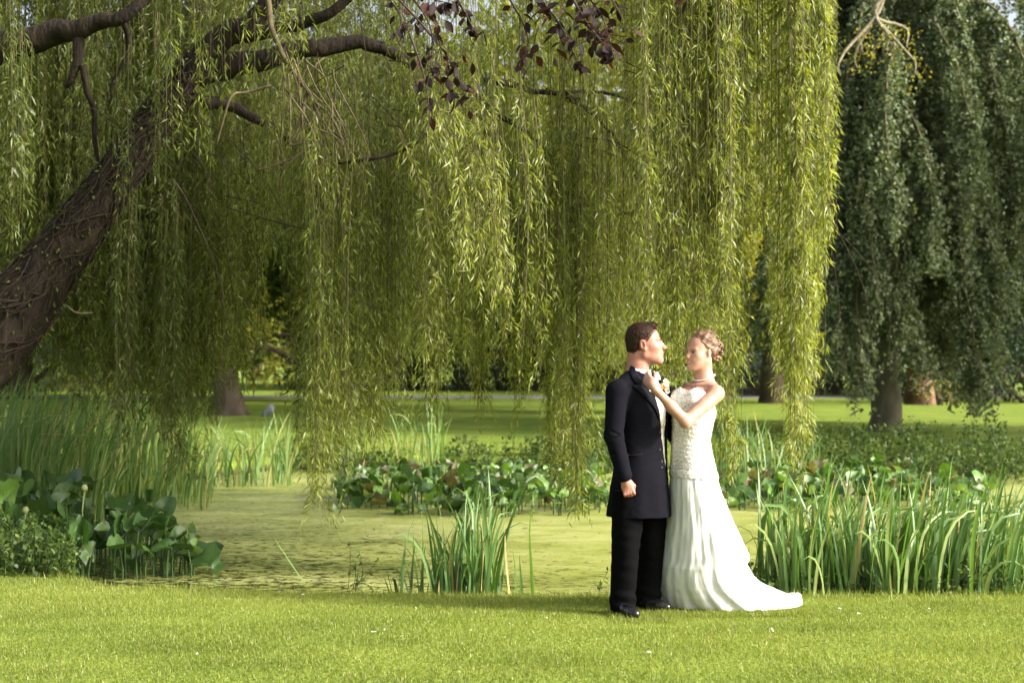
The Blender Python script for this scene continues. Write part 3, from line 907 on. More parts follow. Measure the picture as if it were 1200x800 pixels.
# dry vines wrapped round the trunk
r = np.random.default_rng(3)
acc = Acc()
for k in range(170):
    u0 = r.uniform(0, .85); ln = r.uniform(.08, .4); a0 = r.uniform(0, 2 * PI); tw = r.normal(0, 9.0)
    us = np.linspace(u0, min(1, u0 + ln), 14)
    idx = us * (len(PT) - 1)
    C = np.stack([np.interp(idx, np.arange(len(PT)), PT[:, q]) for q in range(3)], 1)
    Rr = np.interp(idx, np.arange(len(PT)), RT)
    Tn = nrm(np.gradient(C, axis=0)); N = nrm(np.cross(Tn, (0, 1, 0.01))); B = np.cross(Tn, N)
    an = a0 + tw * (us - u0) + np.cumsum(r.normal(0, .16, 14))
    off = (Rr * r.uniform(1.0, 1.13))[:, None] * (np.cos(an)[:, None] * N + np.sin(an)[:, None] * B)
    add_tube(acc, C + off + r.normal(0, .008, (14, 3)), r.uniform(.003, .009), 5, .1, False)
for k in range(60):   # loose wisps
    q = r.integers(0, 50); p = PT[q] + rand_unit(1, r)[0] * RT[q]
    d = rand_unit(1, r)[0] * r.uniform(.15, .5)
    add_tube(acc, smooth_path([p, p + d * .5 + r.normal(0, .06, 3), p + d + (0, 0, -.12)], 8), np.linspace(.006, .002, 8), 4, 0, False)
tag(obj('vine', acc.mesh('vine', M['vine'], True), willow), 'tangle of dry brown vine stems round the trunk', kind='stuff')
# short ivy leaves and sprouts on the trunk
n = 1500
q = r.integers(0, 60, n)
nn = rand_unit(n, r)
P = PT[q] + nn * RT[q][:, None] * 1.08
V, F = kites(P, nn + (0, 0, -.6), rand_unit(n, r), r.uniform(.03, .07, n), r.uniform(.015, .03, n), .5)
tag(obj('trunk_sprouts', make_mesh('trunk_sprouts', V, F, M['willow_shaded'], r.uniform(0, .8, n)), willow), kind='stuff')

BOT = [(-60, 440), (0, 450), (40, 440), (62, 470), (80, 440), (100, 500), (116, 452), (150, 528), (172, 470), (203, 556), (222, 478), (238, 525), (256, 470), (270, 500), (286, 450),
       (294, 350), (347, 350), (353, 560), (372, 606), (386, 530), (400, 562), (414, 505), (430, 545), (446, 500), (456, 520), (468, 452), (486, 448), (502, 494), (520, 446), (545, 450), (562, 492),
       (582, 450), (602, 484), (622, 446), (642, 500), (655, 585), (672, 608), (688, 478), (705, 455), (722, 490), (760, 480), (800, 500), (830, 520), (850, 560), (856, 480), (861, 300),
       (902, 285), (909, 420), (925, 535), (945, 545), (955, 470), (964, 210), (975, 180)]
BOT_X = [q[0] for q in BOT]
BOT_Y = [q[1] for q in BOT]


def frond(px, Yd, ytop, ybot, n_str, w, leafL=(.07, .11), leaves_m=34, mat='willow', lab=None, tint0=0.0, seed=None, spread_b=1.0, arch=0.0, jit=.16, wand=.0050, shl=(.10, .42)):
    """a bunch of leafy strands that hang together"""
    r = np.random.default_rng(seed if seed is not None else int(rng.integers(1e9)))
    leaf = kites if Yd < 13.3 else tris
    wl = 1.0 if Yd < 13.3 else 1.25
    acc = Acc(); st = Acc()
    zt = gz(ytop, Yd); zb0 = gz(ybot, Yd)
    x0 = gx(px, Yd)
    bend = r.normal(0, .06) if px < 860 else 0
    for k in range(n_str):
        ox, oy = r.normal(0, w * .5), r.normal(0, w * .7)
        z1 = zb0 + abs(r.normal(0, 1)) * jit * (zt - zb0)
        if z1 > zt - .3: z1 = zt - .3
        top = zt + r.uniform(-.1, .35)
        L = top - z1
        m_ = max(5, int(L / .36))
        s = np.linspace(0, 1, m_)
        sx = x0 + ox * (1 + (spread_b - 1) * s) + arch * (1 - (1 - s) ** 2) + bend * np.sin(s * 3) * L * .3 + np.cumsum(np.cumsum(r.normal(0, wand, m_)))
        sy = Yd + oy + np.cumsum(np.cumsum(r.normal(0, wand, m_)))
        sz = top - s * L
        P = np.stack([sx, sy, sz], 1)
        V, F, _ = tube(P, np.linspace(.0035, .0014, m_), 3, 0, False)
        st.add(V, F, .5)
        n = int(L * leaves_m * .5 * r.uniform(.7, 1.2))
        dens = r.uniform(0, 1, n)
        # leafy shoots are clustered along the strand
        u = np.clip((dens + .035 * np.sin(dens * L * 9 + k) + 0 * dens), 0, 1)
        Q = np.stack([np.interp(u, s, P[:, c]) for c in range(3)], 1)
        az = r.uniform(0, 2 * PI, n)
        fl = r.uniform(.15, .75, n)
        d = np.stack([np.cos(az) * fl, np.sin(az) * fl, -np.ones(n) * r.uniform(.35, 1.0, n)], 1)
        Q += np.stack([np.cos(az), np.sin(az), np.zeros(n)], 1) * r.uniform(0, .035, n)[:, None]
        ll = r.uniform(*leafL, n) * np.where(u > .96, .7, 1.0)
        V, F = leaf(Q, d, rand_unit(n, r) + np.array((.2, -.5, .1)), ll, ll * r.uniform(.12, .18, n) * wl, .42)
        acc.add(V, F, np.clip(r.normal(.45 + tint0, .2, n) + .10 * (u > .85) + r.normal(0, .05), 0, 1))
        # side shoots that arch out and droop
        nsh = int(L * leaves_m / 18.0)
        us = r.uniform(.02, 1, nsh)
        B0 = np.stack([np.interp(us, s, P[:, c]) for c in range(3)], 1)
        azs = r.uniform(0, 2 * PI, nsh); ls = r.uniform(*shl, nsh)
        m2 = 9
        q = (np.arange(m2)[None] + r.uniform(0, 1, (nsh, m2))) / m2
        outv = np.stack([np.cos(azs), np.sin(azs), 0 * azs], 1)
        Q2 = B0[:, None] + outv[:, None] * (ls[:, None] * .62 * q * (1 - .35 * q))[..., None] + np.array((0, 0, -1.0)) * (ls[:, None] * (.25 * q + .75 * q * q))[..., None]
        tg = outv[:, None] * (1 - q)[..., None] + np.array((0, 0, -1.0)) * (.35 + q)[..., None]
        nn_ = nsh * m2
        d2 = nrm(tg.reshape(-1, 3)) + rand_unit(nn_, r) * .55
        ll2 = r.uniform(*leafL, nn_) * .9
        V, F = leaf(Q2.reshape(-1, 3), d2, rand_unit(nn_, r) + np.array((.2, -.5, .1)), ll2, ll2 * r.uniform(.13, .19, nn_) * wl, .42)
        acc.add(V, F, np.clip(r.normal(.50 + tint0, .22, nn_), 0, 1))
    o = obj('hanging_frond', acc.mesh('hanging_frond', M[mat]), willow)
    obj('stem', st.mesh('stem', M['stem']), o)
    if lab: o['label'] = lab
    return o


r = np.random.default_rng(17)
NF = 235
for k in range(NF):
    px = -50 + (k + r.uniform(0, 1)) / NF * 1022
    layer = k % 4
    Yd = (11.6, 13.6, 15.4, 17.4)[layer] + r.uniform(-.8, .8)
    yb = np.interp(px, BOT_X, BOT_Y)
    yb -= abs(r.normal(0, 22)) + (0, 10, 20, 30)[layer] * (1 if px < 870 else .3)
    yt = -130 if r.uniform() < .65 or px > 740 else r.uniform(-60, 160)
    if px < 300 and Yd < 13.6: Yd = r.uniform(13.5, 15)
    if 300 <= px < 470 and Yd < 13.4: yt = r.uniform(95, 210)
    if 470 <= px < 750 and (k % 6): yt = r.uniform(30, 230)
    if px > 866: w_edge = .10
    if px > 966: yb = min(yb, 210)
    if 290 < px < 350: yb = 325 - r.uniform(0, 60)
    dark = px < 420
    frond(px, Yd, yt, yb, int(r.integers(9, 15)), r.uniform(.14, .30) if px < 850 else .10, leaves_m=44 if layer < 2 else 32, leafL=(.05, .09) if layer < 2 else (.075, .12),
          mat='willow_shaded' if px < 250 and layer != 1 or (px < 520 and layer > 1) else 'willow', tint0=.02 if px > 700 else -.05, seed=1000 + k, wand=.0009 if px >= 800 else .0020 if 240 < px < 720 and yb > 330 else .0050, shl=(.10, .42) if px < 800 else (.06, .17))  # leaf colour itself goes from shaded at left to lit at right
for k in range(44):
    px = r.uniform(60, 292); Yd = r.uniform(14, 19)
    frond(px, Yd, r.uniform(-130, 250), np.interp(px, BOT_X, BOT_Y) - abs(r.normal(0, 32)), 12, .2, leaves_m=34, leafL=(.08, .12), mat='willow_shaded', tint0=-.05, seed=2000 + k, wand=.001)
# the fronds one can pick out; tints put light and shade into their colour
hero = [
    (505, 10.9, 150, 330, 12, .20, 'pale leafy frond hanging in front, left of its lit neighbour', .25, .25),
    (560, 10.9, 170, 352, 14, .14, 'frond tinted palest as if lit, hanging in front of the middle', .30, .12),
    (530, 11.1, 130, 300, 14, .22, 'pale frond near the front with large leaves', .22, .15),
    (372, 11.6, 200, 612, 10, .06, 'long thin frond reaching down over the duckweed at the left', -.05, 0),
    (395, 11.8, 200, 560, 14, .13, 'frond beside the longest left frond', -.05, 0),
    (432, 12.0, 250, 538, 16, .16, 'light frond hanging in front of the far reeds', .1, 0),
    (672, 11.8, 200, 612, 12, .07, 'long thin frond reaching to the water left of the groom', 0, 0),
    (655, 12.0, 200, 560, 14, .12, 'frond hanging just left of the groom', 0, 0),
    (560, 12.2, 250, 492, 12, .08, 'narrow frond ending over the far lawn in the middle', .05, 0),
    (502, 12.2, 250, 492, 10, .07, 'narrow frond ending over the far lawn left of the middle', .05, 0),
    (612, 12.2, 250, 480, 10, .07, 'short frond left of the groom over the far lawn', .05, 0),
    (851, 11.2, -100, 585, 11, .07, 'long narrow frond hanging just behind the bride', .05, 0),
    (852, 11.6, -100, 420, 12, .10, 'frond ending above the path right of the bride', .08, 0),
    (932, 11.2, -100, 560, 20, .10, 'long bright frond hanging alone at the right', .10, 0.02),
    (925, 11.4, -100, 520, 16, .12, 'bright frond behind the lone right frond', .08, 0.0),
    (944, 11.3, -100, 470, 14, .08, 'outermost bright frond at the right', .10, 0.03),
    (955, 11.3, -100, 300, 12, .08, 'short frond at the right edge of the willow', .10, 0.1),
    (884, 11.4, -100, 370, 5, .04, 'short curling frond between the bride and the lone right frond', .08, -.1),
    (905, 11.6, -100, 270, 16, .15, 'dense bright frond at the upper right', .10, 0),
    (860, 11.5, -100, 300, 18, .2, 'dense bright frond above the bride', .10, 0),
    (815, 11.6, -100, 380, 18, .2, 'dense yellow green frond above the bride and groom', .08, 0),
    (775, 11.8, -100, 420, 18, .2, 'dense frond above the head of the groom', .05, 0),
    (210, 12.2, 250, 552, 14, .12, 'dark frond hanging to the reeds at the left', -.15, 0),
    (150, 12.2, 250, 525, 14, .12, 'dark frond hanging over the left reeds', -.15, 0),
    (8, 11.4, 40, 300, 9, .2, 'dull green frond at the left edge in front of the trunk', -.14, 0),
    (50, 11.6, 60, 230, 8, .2, 'dull green frond above the trunk at the left', -.14, 0),
    (190, 11.9, 20, 230, 5, .12, 'thin frond hanging across the leaning trunk', -.12, 0),
    (228, 11.8, -40, 190, 6, .14, 'thin frond in front of the fork of the trunk', -.1, 0),
    (275, 11.9, -60, 130, 6, .2, 'short thin frond before the upper limbs', -.1, 0),
    (335, 11.7, -60, 170, 7, .2, 'short thin frond before the pale branch', -.05, 0),
    (140, 12.0, 60, 240, 5, .14, 'wispy frond above the leaning trunk', -.12, 0),
]
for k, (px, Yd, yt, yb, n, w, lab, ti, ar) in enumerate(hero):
    frond(px, Yd, yt, yb, n, w, (.065, .105), 48, 'willow_shaded' if ti < -.1 else 'willow', lab, ti, 5000 + k, arch=ar, jit=.10, wand=.0028 if px < 840 else .0010, shl=(.08, .3) if px < 800 else (.06, .17))
# the crown of the willow above the view
rc_ = np.random.default_rng(90)
cs = np.stack([rc_.uniform(-8.5, 3.6, 190), rc_.uniform(11.2, 19, 190), np.zeros(190)], 1)
cs[:, 2] = ZC + (YH + 60) / F_PX * cs[:, 1] + rc_.uniform(.6, 2.6, 190)
Vc, Fc, tc_ = leaf_cloud(cs, rc_.uniform(.5, .95, 190), 210, (.10, .16), rc_, .7, 1.2, .22)
tag(obj('crown', make_mesh('crown', Vc, Fc, M['willow'], tc_), willow), kind='stuff')
# fine bare twigs hanging among the fronds
r = np.random.default_rng(9)
acc = Acc()
for k in range(110):
    px = r.uniform(150, 960); Yd = r.uniform(11.4, 13.5); yt = r.uniform(-40, 260); ln = r.uniform(.5, 2.0)
    p = at(px, yt, Yd)
    dx = r.normal(.25, .3)
    add_tube(acc, smooth_path([p, p + (dx * .5, 0, -ln * .12) + r.normal(0, .04, 3), p + (dx, 0, -ln * .5) + r.normal(0, .05, 3), p + (dx * 1.05, 0, -ln)], 12), np.linspace(.005, .0015, 12), 4, 0, False)
tag(obj('fine_twigs', acc.mesh('fine_twigs', M['vine']), willow), kind='stuff')
acc = Acc()
for k in range(34):
    p = at(r.uniform(330, 400), r.uniform(60, 180), 11.4 + r.uniform(-.2, .3))
    q = p + np.array((r.normal(.12, .2), r.normal(0, .1), -r.uniform(.2, .9)))
    add_tube(acc, smooth_path([p, (p + q) / 2 + r.normal(0, .09, 3), q], 9), np.linspace(.008, .002, 9), 4, 0, False)
tag(obj('pale_twigs', acc.mesh('pale_twigs', M['twig']), willow), kind='stuff')
# ================================================================== WATER PLANTS AND REEDS
def reed_blade(seed, H, W, bend, twist=.3, n=9, droop=0.0):
    """one long leaf, folded at its rib, growing from the origin and arching towards +x"""
    r = np.random.default_rng(seed)
    s = np.linspace(0, 1, n)
    ang = bend * s ** 1.6 + droop * np.clip((s - .6) / .4, 0, 1) ** 1.5
    ds = H / (n - 1)
    x = np.concatenate(([0], np.cumsum(np.sin(ang[1:]) * ds)))
    z = np.concatenate(([0], np.cumsum(np.cos(ang[1:]) * ds)))
    y = .03 * H * np.sin(s * 3 + r.uniform(0, 3))
    w = W * np.interp(s, [0, .1, .55, .85, 1], [.75, 1, .9, .5, .03]) * .5
    tw = r.uniform(0, PI) + twist * s * 3
    sd = np.stack([np.cos(tw) * np.cos(ang), np.sin(tw), -np.cos(tw) * np.sin(ang)], 1)
    C = np.stack([x, y, z], 1)
    nn = np.cross(nrm(np.gradient(C, axis=0)), sd)
    V = np.stack([C - sd * w[:, None], C + nn * w[:, None] * .35, C + sd * w[:, None]], 1).reshape(-1, 3)
    i = np.arange(n - 1) * 3
    F = np.concatenate([np.stack([i, i + 1, i + 4, i + 3], 1), np.stack([i + 1, i + 2, i + 5, i + 4], 1)])
    return V, F


def reed_meshes(k0, n, H, W, bend, droop_p=.25, tints=(.2, .85)):
    out = []
    for k in range(n):
        r = np.random.default_rng(k0 + k)
        d = r.uniform(1.0, 2.2) if r.uniform() < droop_p else r.uniform(0, .3)
        V, F = reed_blade(k0 + k, r.uniform(*H), r.uniform(*W), r.uniform(*bend), r.uniform(-.4, .4), 10, d)
        t = r.uniform(*tints) if r.uniform() > .07 else r.uniform(.93, 1)
        s = np.repeat(np.tile(np.linspace(0, 1, 9), 1), 1)
        tt = np.concatenate([np.full(9, t), np.full(9, np.clip(t + .06, 0, 1))])
        out.append(make_mesh('blade', V, F, M['reed'], tt))
    return out


def reed_clump(name, loc, label, meshes, spots, cat='reeds', group=None, seed=0, heading=None):
    r = np.random.default_rng(seed)
    e = empty(name, loc, label, cat, group)
    for (x, y, s) in spots:
        o = bpy.data.objects.new('blade', meshes[int(r.integers(len(meshes)))])
        COL.objects.link(o); o.parent = e
        zz = ground_h(np.array(loc[0] + x), np.array(loc[1] + y))
        o.location = (x, y, max(float(zz), -.45) - loc[2] - .02)
        o.rotation_euler = (r.normal(0, .07), r.normal(0, .07), (heading + r.normal(0, .7)) if heading is not None else r.uniform(0, 2 * PI))
        o.scale = (s, s, s)
    return e


rA = reed_meshes(100, 30, (.95, 1.3), (.024, .042), (.03, .45), .34)
rB = reed_meshes(200, 18, (.65, 1.05), (.018, .032), (.1, .7), .3, (.05, .55))
r = np.random.default_rng(61)
# right bed, four clumps along the bank
for k, (x0, x1, lab, n) in enumerate([
        (882, 958, 'reed clump just behind the train of the bride', 135), (958, 1030, 'upright reed clump right of the willow frond', 150),
        (1030, 1110, 'arching reed clump under the weeping beech trunk', 165), (1110, 1215, 'drooping reed clump at the right edge of the bank', 200)]):
    Yc = 10.45
    xa, xb = gx(x0, Yc), gx(x1, Yc)
    xc = (xa + xb) / 2
    sp = []
    for q in range(n):
        xx = r.uniform(xa, xb)
        d = r.uniform(0, 1) ** .8
        yy = 10.08 + .2 * max(0, (xx - 3)) / 4 + d * .95
        sp.append((xx - xc, yy - Yc, r.uniform(.72, 1.12) * (.55 if x0 < 890 and xx < xa + .12 else 1)))
    reed_clump('reed_clump', (xc, Yc, 0), lab, rA, sp, group=None, seed=900 + k, heading=None if k < 2 else 0.2)
# middle clump
sp = [(r.normal(0, .17), r.uniform(-.18, .25), r.uniform(.72, 1.2)) for _ in range(150)]
reed_clump('reed_clump', (gx(542, 10.3), 10.3, 0), 'small dark reed clump at the near bank in the middle of the pond edge', rB + rA[:6], sp, seed=910)
e = reed_clump('reed_clump', (gx(486, 10.3), 10.3, 0), 'two tall straight reed leaves left of the small dark clump', rA[:4], [(-.01, 0, .78), (.03, .05, .55), (.0, .1, .4)], seed=911)
tb = [reed_blade(7000 + k, h, w, b, .05, 8, 0) for k, (h, w, b) in enumerate([(.95, .026, .12), (.85, .024, .35), (.9, .022, -.02)])]
e = empty('reed_clump', (gx(560, 10.35), 10.35, -.2), 'three tall pale leaves standing out of the small dark reed clump', 'reeds')
for k, (V, F) in enumerate(tb):
    o = bpy.data.objects.new('blade', make_mesh('blade', V, F, M['reed'], np.full(len(F), .8))); COL.objects.link(o); o.parent = e
    o.location = ((.02, .06, .0)[k], .05 * k, -.02)
e = reed_clump('reed_clump', (gx(448, 10.5), 10.5, 0), 'few thin drooping blades left of the small dark clump', rB, [(0, 0, .6), (.05, .05, .5), (-.05, .08, .55), (.1, 0, .5), (-.1, .1, .45)], seed=912)
# single blade lying at the bank
V, F = reed_blade(7100, .42, .024, .1, .05, 7, 0)
o = obj('fallen_blade', make_mesh('fallen_blade', V, F, M['reed'], np.full(len(F), .75)))
o.location = (gx(357, 10.35), 10.35, -.03); o.rotation_euler = (0, -.62, 0)
tag(o, 'single pale reed leaf slanting over the duckweed at the near bank', 'reed leaf')
# small bank weeds at the water's edge
def weed(px, py, h, label, seed, Yd=10.2, n=26, mat='shrub', w=.12, leaf=(.03, .055)):
    r = np.random.default_rng(seed)
    x = gx(px, Yd)
    e = empty('bank_weed', (x, Yd, 0), label, 'weed')
    st = Acc(); lf = Acc()
    for k in range(max(2, n // 8)):
        p0 = np.array((r.normal(0, w * .4), r.normal(0, w * .4), -.06))
        tip = p0 + np.array((r.normal(0, w), r.normal(0, w), h * r.uniform(.7, 1.1)))
        P = smooth_path([p0, (p0 + tip) / 2 + r.normal(0, .02, 3), tip], 9)
        add_tube(st, P, np.linspace(.003, .0015, 9), 3, 0, False)
        m_ = 10
        q = P[r.integers(2, 9, m_)]
        V, F = kites(q, rand_unit(m_, r) + (0, 0, .1), rand_unit(m_, r) * .5 + (0, 0, 1), r.uniform(*leaf, m_), r.uniform(leaf[0] * .5, leaf[1] * .5, m_), .5)
        lf.add(V, F, r.uniform(.2, 1, m_))
    obj('stem', st.mesh('stem', M['twig']), e, False)
    obj('foliage', lf.mesh('foliage', M[mat]), e, False)


weed(410, 690, .25, 'thin weed stalk at the near bank in front of the duckweed', 1)
weed(700, 688, .10, 'tiny bright weed at the bank just left of the groom', 2, n=16, leaf=(.04, .06))
weed(402, 690, .33, 'taller thin weed left of the reed leaves', 3, n=16)
weed(715, 600, .0, 'low sprig at the left hip of the groom above the duckweed', 4, 10.6) if False else None

# left bank reeds behind the lily leaves
rC = reed_meshes(300, 26, (1.0, 1.5), (.020, .036), (.15, .8), .26, (.35, .9))
r = np.random.default_rng(62)
for k, (x0, x1, y0, y1, n, s0, s1, lab) in enumerate([
        (-30, 60, 15.2, 19.5, 290, .8, 1.1, 'dense leaning reed bed at the far left edge of the pond'),
        (60, 130, 15.8, 20.0, 290, .75, 1.05, 'leaning reed bed left of the dark fronds'),
        (130, 245, 17.5, 21.2, 290, .65, .95, 'reed bed in shade under the dark willow fronds'),
        (245, 345, 20.8, 22.3, 130, .75, 1.0, 'open fan of upright reeds under the bright gap'),
        (385, 420, 23.4, 24.6, 28, .8, 1.1, 'reed clump on the far bank behind the left fronds'),
        (455, 520, 23.2, 24.4, 42, .8, 1.15, 'upright reed clump on the far bank under the pale frond'),
        (838, 905, 19.6, 21.4, 110, .72, 1.0, 'bright reed clump just behind the waist of the bride'),
        (905, 962, 20.4, 22.2, 60, .6, .9, 'reed clump behind the lone right frond'),
        (1140, 1215, 11.6, 13, 26, .45, .7, 'short dark reeds at the right edge beyond the drooping clump')]):
    Yc = (y0 + y1) / 2
    xc = gx((x0 + x1) / 2, Yc)
    sp = []
    for q in range(n):
        yy = r.uniform(y0, y1); xx = gx(r.uniform(x0, x1), yy)
        sp.append((xx - xc, yy - Yc, r.uniform(s0, s1)))
    e = reed_clump('reed_clump', (xc, Yc, 0), lab, rC, sp, seed=920 + k, heading=.2 if k < 3 else None)


# ---- emergent pond lily leaves
def lily_mesh(seed, fold, curl, tint):
    r = np.random.default_rng(seed)
    nr, na = 3, 14
    V = [(0, 0, 0)]
    for q in range(1, nr + 1):
        rr = q / nr
        for k in range(na):
            th = (k + .5) / na * 2 * PI * .93 + PI * .07 - PI
            x = math.cos(th) * rr * .62; y = math.sin(th) * rr * .5
            rag = 1 + (.10 * math.sin(5 * th + seed * 2) + r.normal(0, .05)) * (q == nr)
            x *= rag; y *= rag
            z = abs(y) * fold * 1.2 + curl * (x * x) * .7 + .07 * math.sin(3 * th + seed) * rr + r.normal(0, .02)
            V.append((x + .25, y * (1 - .25 * abs(fold)), z))
    V = np.array(V)
    F4, F3 = [], []
    for k in range(na - 1):
        F3.append((0, 1 + k, 2 + k))
        for q in range(nr - 1):
            a = 1 + q * na + k
            F4.append((a, a + na, a + na + 1, a + 1))
    t = np.clip(np.full(len(F4) + len(F3), tint) + r.normal(0, .05, len(F4) + len(F3)), 0, 1)
    return make_mesh('leaf', V, [np.array(F4), np.array(F3)], M['lily'], t, True)


lilyM = [lily_mesh(k, f, c, t) for k, (f, c, t) in enumerate([(.5, -.2, .25), (.9, .1, .45), (.25, -.5, .35), (1.3, .2, .15), (-.3, -.3, .5), (.6, -.6, .86),
                                                          (.3, .3, .88), (1.0, -.5, .3), (.1, -.6, .70), (.8, .4, .62), (1.5, -.2, .96), (.7, -.9, .84)])]
lilyDark = [0, 1, 2, 3, 4, 7, 5, 8]
lilyMix = [0, 1, 2, 4, 5, 6, 8, 8, 9, 9, 3, 11, 7, 5, 10, 0, 7, 8]


def lily_patch(name, px0, px1, y0, y1, n, size, hgt, label, seed, kinds, upright=.5, dens=None):
    r = np.random.default_rng(seed)
    Yc = (y0 + y1) / 2; xc = gx((px0 + px1) / 2, Yc)
    e = empty(name, (xc, Yc, WATER_Z), label, 'water plant')
    n = min(140, int(n * 1.85))
    sm = []
    for q in range(3):
        acc = Acc(); add_tube(acc, smooth_path([(0, 0, -1), (.08 * (q - 1), .04, -.5), (0, 0, 0)], 6), np.linspace(.03, .022, 6), 5, 0, False, .3)
        sm.append(acc.mesh('stalk', M['lily'], True))
    for k in range(n):
        yy = r.uniform(y0, y1); xx = gx(r.uniform(px0, px1), yy)
        h = r.uniform(*hgt)
        s = r.uniform(*size) * (.66 if Yc > 15 else .58)
        o = bpy.data.objects.new('leaf', lilyM[kinds[int(r.integers(len(kinds)))]])
        COL.objects.link(o); o.parent = e
        o.location = (xx - xc, yy - Yc, h)
        tilt = r.normal(0, upright)
        o.rotation_euler = (r.normal(0, upright * .7), tilt, r.uniform(0, 2 * PI))
        o.scale = (s, s, s)
        if h > .08:
            t = bpy.data.objects.new('stalk', sm[int(r.integers(3))])
            COL.objects.link(t); t.parent = e
            t.location = o.location
            t.scale = (.30, .30, h + .15)
    return e


lily_patch('pond_lily', -10, 95, 12.3, 15.2, 60, (.26, .44), (.12, .62), 'large dark lily leaves massed at the left edge of the pond', 1, lilyDark, .85)
lily_patch('pond_lily', 90, 200, 11.9, 13.6, 46, (.24, .38), (.10, .50), 'dark standing lily leaves over their stalks in the left shallows', 2, lilyDark + [5, 6, 11], .9)
lily_patch('pond_lily', 196, 232, 12.0, 12.7, 9, (.24, .32), (.15, .38), 'outer lily leaves on bare stalks at the left', 3, lilyDark + [5], .8)
# the single folded leaf at the end
e = empty('pond_lily', (gx(258, 12.2), 12.2, WATER_Z), 'single folded lily leaf tilted up at the right end of the left patch', 'water plant')
o = bpy.data.objects.new('leaf', lilyM[3]); COL.objects.link(o); o.parent = e; o.location = (-.10, 0, .06); o.rotation_euler = (.3, -.75, .1); o.scale = (.25, .25, .25)
o = bpy.data.objects.new('leaf', lilyM[0]); COL.objects.link(o); o.parent = e; o.location = (-.08, .03, .05); o.rotation_euler = (.9, -.4, 1.2); o.scale = (.17, .17, .17)
for k, (x0, x1, y0, y1, n, lab) in enumerate([
        (395, 470, 17.6, 20.8, 58, 'lily leaves at the left end of the far patch under the fronds'),
        (470, 545, 16.9, 21.6, 80, 'lily leaves with brown dead ones in the middle of the far patch'),
        (545, 630, 16.7, 21.8, 92, 'lily leaves behind the tall pale reed leaves'),
        (630, 712, 16.9, 21.4, 84, 'lily leaves just left of the groom'),
        (838, 905, 17.4, 21.0, 66, 'lily leaves right of the dress of the bride'),
        (905, 985, 17.2, 22.0, 76, 'lily leaves behind the lone frond and reeds'),
        (985, 1070, 17.6, 22.2, 70, 'lily leaves behind the reeds under the weeping beech'),
        (1070, 1160, 14.5, 19.5, 50, 'scattered lily leaves behind the reeds at the right')]):
    lily_patch('pond_lily', x0, x1, y0, y1, n, (.16, .33), (.03, .32), lab, 20 + k, lilyMix, .75)
# small yellow green flower buds at the left
for k, (px, py, lab) in enumerate([(30, 597, 'pale round bud low among the dark lily leaves'), (99, 571, 'pale bud on a stalk among the dark lily leaves')]):
    c = at(px, py, 12.4)
    acc = Acc(); add_tube(acc, [c - (0, 0, .035), c - (0, 0, .02), c, c + (0, 0, .02), c + (0, 0, .03)], [.010, .024, .030, .021, .005], 9)
    add_tube(acc, [c - (0, 0, .4), c - (.02, 0, .2), c - (0, 0, .03)], .006, 5)
    tag(obj('flower_bud', acc.mesh('flower_bud', solid_mat('bud', [(.3, (.22, .27, .09)), (.7, (.32, .36, .15))]), True)), lab, 'flower bud')

# left low herbs on the bank
def herb(px0, px1, y0, y1, h, n, label, seed, leaf=(.04, .085), mat='shrub'):
    r = np.random.default_rng(seed)
    Yc = (y0 + y1) / 2; xc = gx((px0 + px1) / 2, Yc)
    e = empty('bank_plant', (xc, Yc, 0), label, 'plant')
    st = Acc(); lf = Acc()
    for k in range(n):
        yy = r.uniform(y0, y1); xx = gx(r.uniform(px0, px1), yy)
        g = max(float(ground_h(np.array(xx), np.array(yy))), -.3)
        p0 = np.array((xx - xc, yy - Yc, g - .02)); hh = h * r.uniform(.5, 1.1)
        tip = p0 + np.array((r.normal(0, hh * .28), r.normal(0, hh * .25), hh))
        P = smooth_path([p0, (p0 + tip) / 2 + r.normal(0, .04, 3), tip], 10)
        add_tube(st, P, np.linspace(.005, .002, 10), 3, 0, False)
        m_ = int(r.uniform(14, 26))
        q = P[r.integers(2, 10, m_)] + r.normal(0, .025, (m_, 3))
        V, F = kites(q, rand_unit(m_, r) + (0, 0, .0), rand_unit(m_, r) * .6 + (0, -.2, 1), r.uniform(*leaf, m_), r.uniform(leaf[0] * .5, leaf[1] * .55, m_), .4)
        lf.add(V, F, np.clip(r.normal(.42, .25, m_), 0, 1))
    obj('stem', st.mesh('stem', M['shrub']), e, False)
    obj('foliage', lf.mesh('foliage', M[mat]), e, False)


herb(-40, 40, 10.5, 11.9, .38, 95, 'leafy green plants at the left edge of the lawn', 1, (.035, .07), 'tree_a')
herb(30, 78, 10.6, 11.3, .34, 90, 'low leafy plants where the left bank meets the pond', 2, (.03, .06), 'tree_a')
herb(880, 1000, 10.1, 10.8, .34, 110, 'low leafy weeds among the reeds behind the train', 3, (.03, .06))
herb(1000, 1210, 10.1, 11.0, .45, 210, 'leafy weeds among the arching reeds at the right', 4, (.03, .07))
herb(955, 1085, 22.6, 25.2, .55, 210, 'low green shrubbery on the far bank under the beech, left part', 5, (.05, .10), 'tree_a')
herb(1075, 1215, 21.0, 24.8, .62, 260, 'low green shrubbery on the far bank at the right', 6, (.05, .10), 'tree_a')
herb(640, 720, 23.0, 25, .55, 130, 'dark leafy bank plants left of the groom on the far side', 7, (.05, .10), 'tree_a')
herb(330, 470, 23.2, 24.6, .38, 110, 'dark leafy bank plants under the left fronds', 8, (.05, .10), 'tree_a')
herb(520, 640, 23.8, 25.0, .34, 90, 'leafy bank plants in the middle of the far side', 9, (.05, .10), 'shrub')
herb(840, 960, 23.0, 25.0, .5, 110, 'leafy bank plants behind the bride', 10, (.05, .10), 'tree_a')


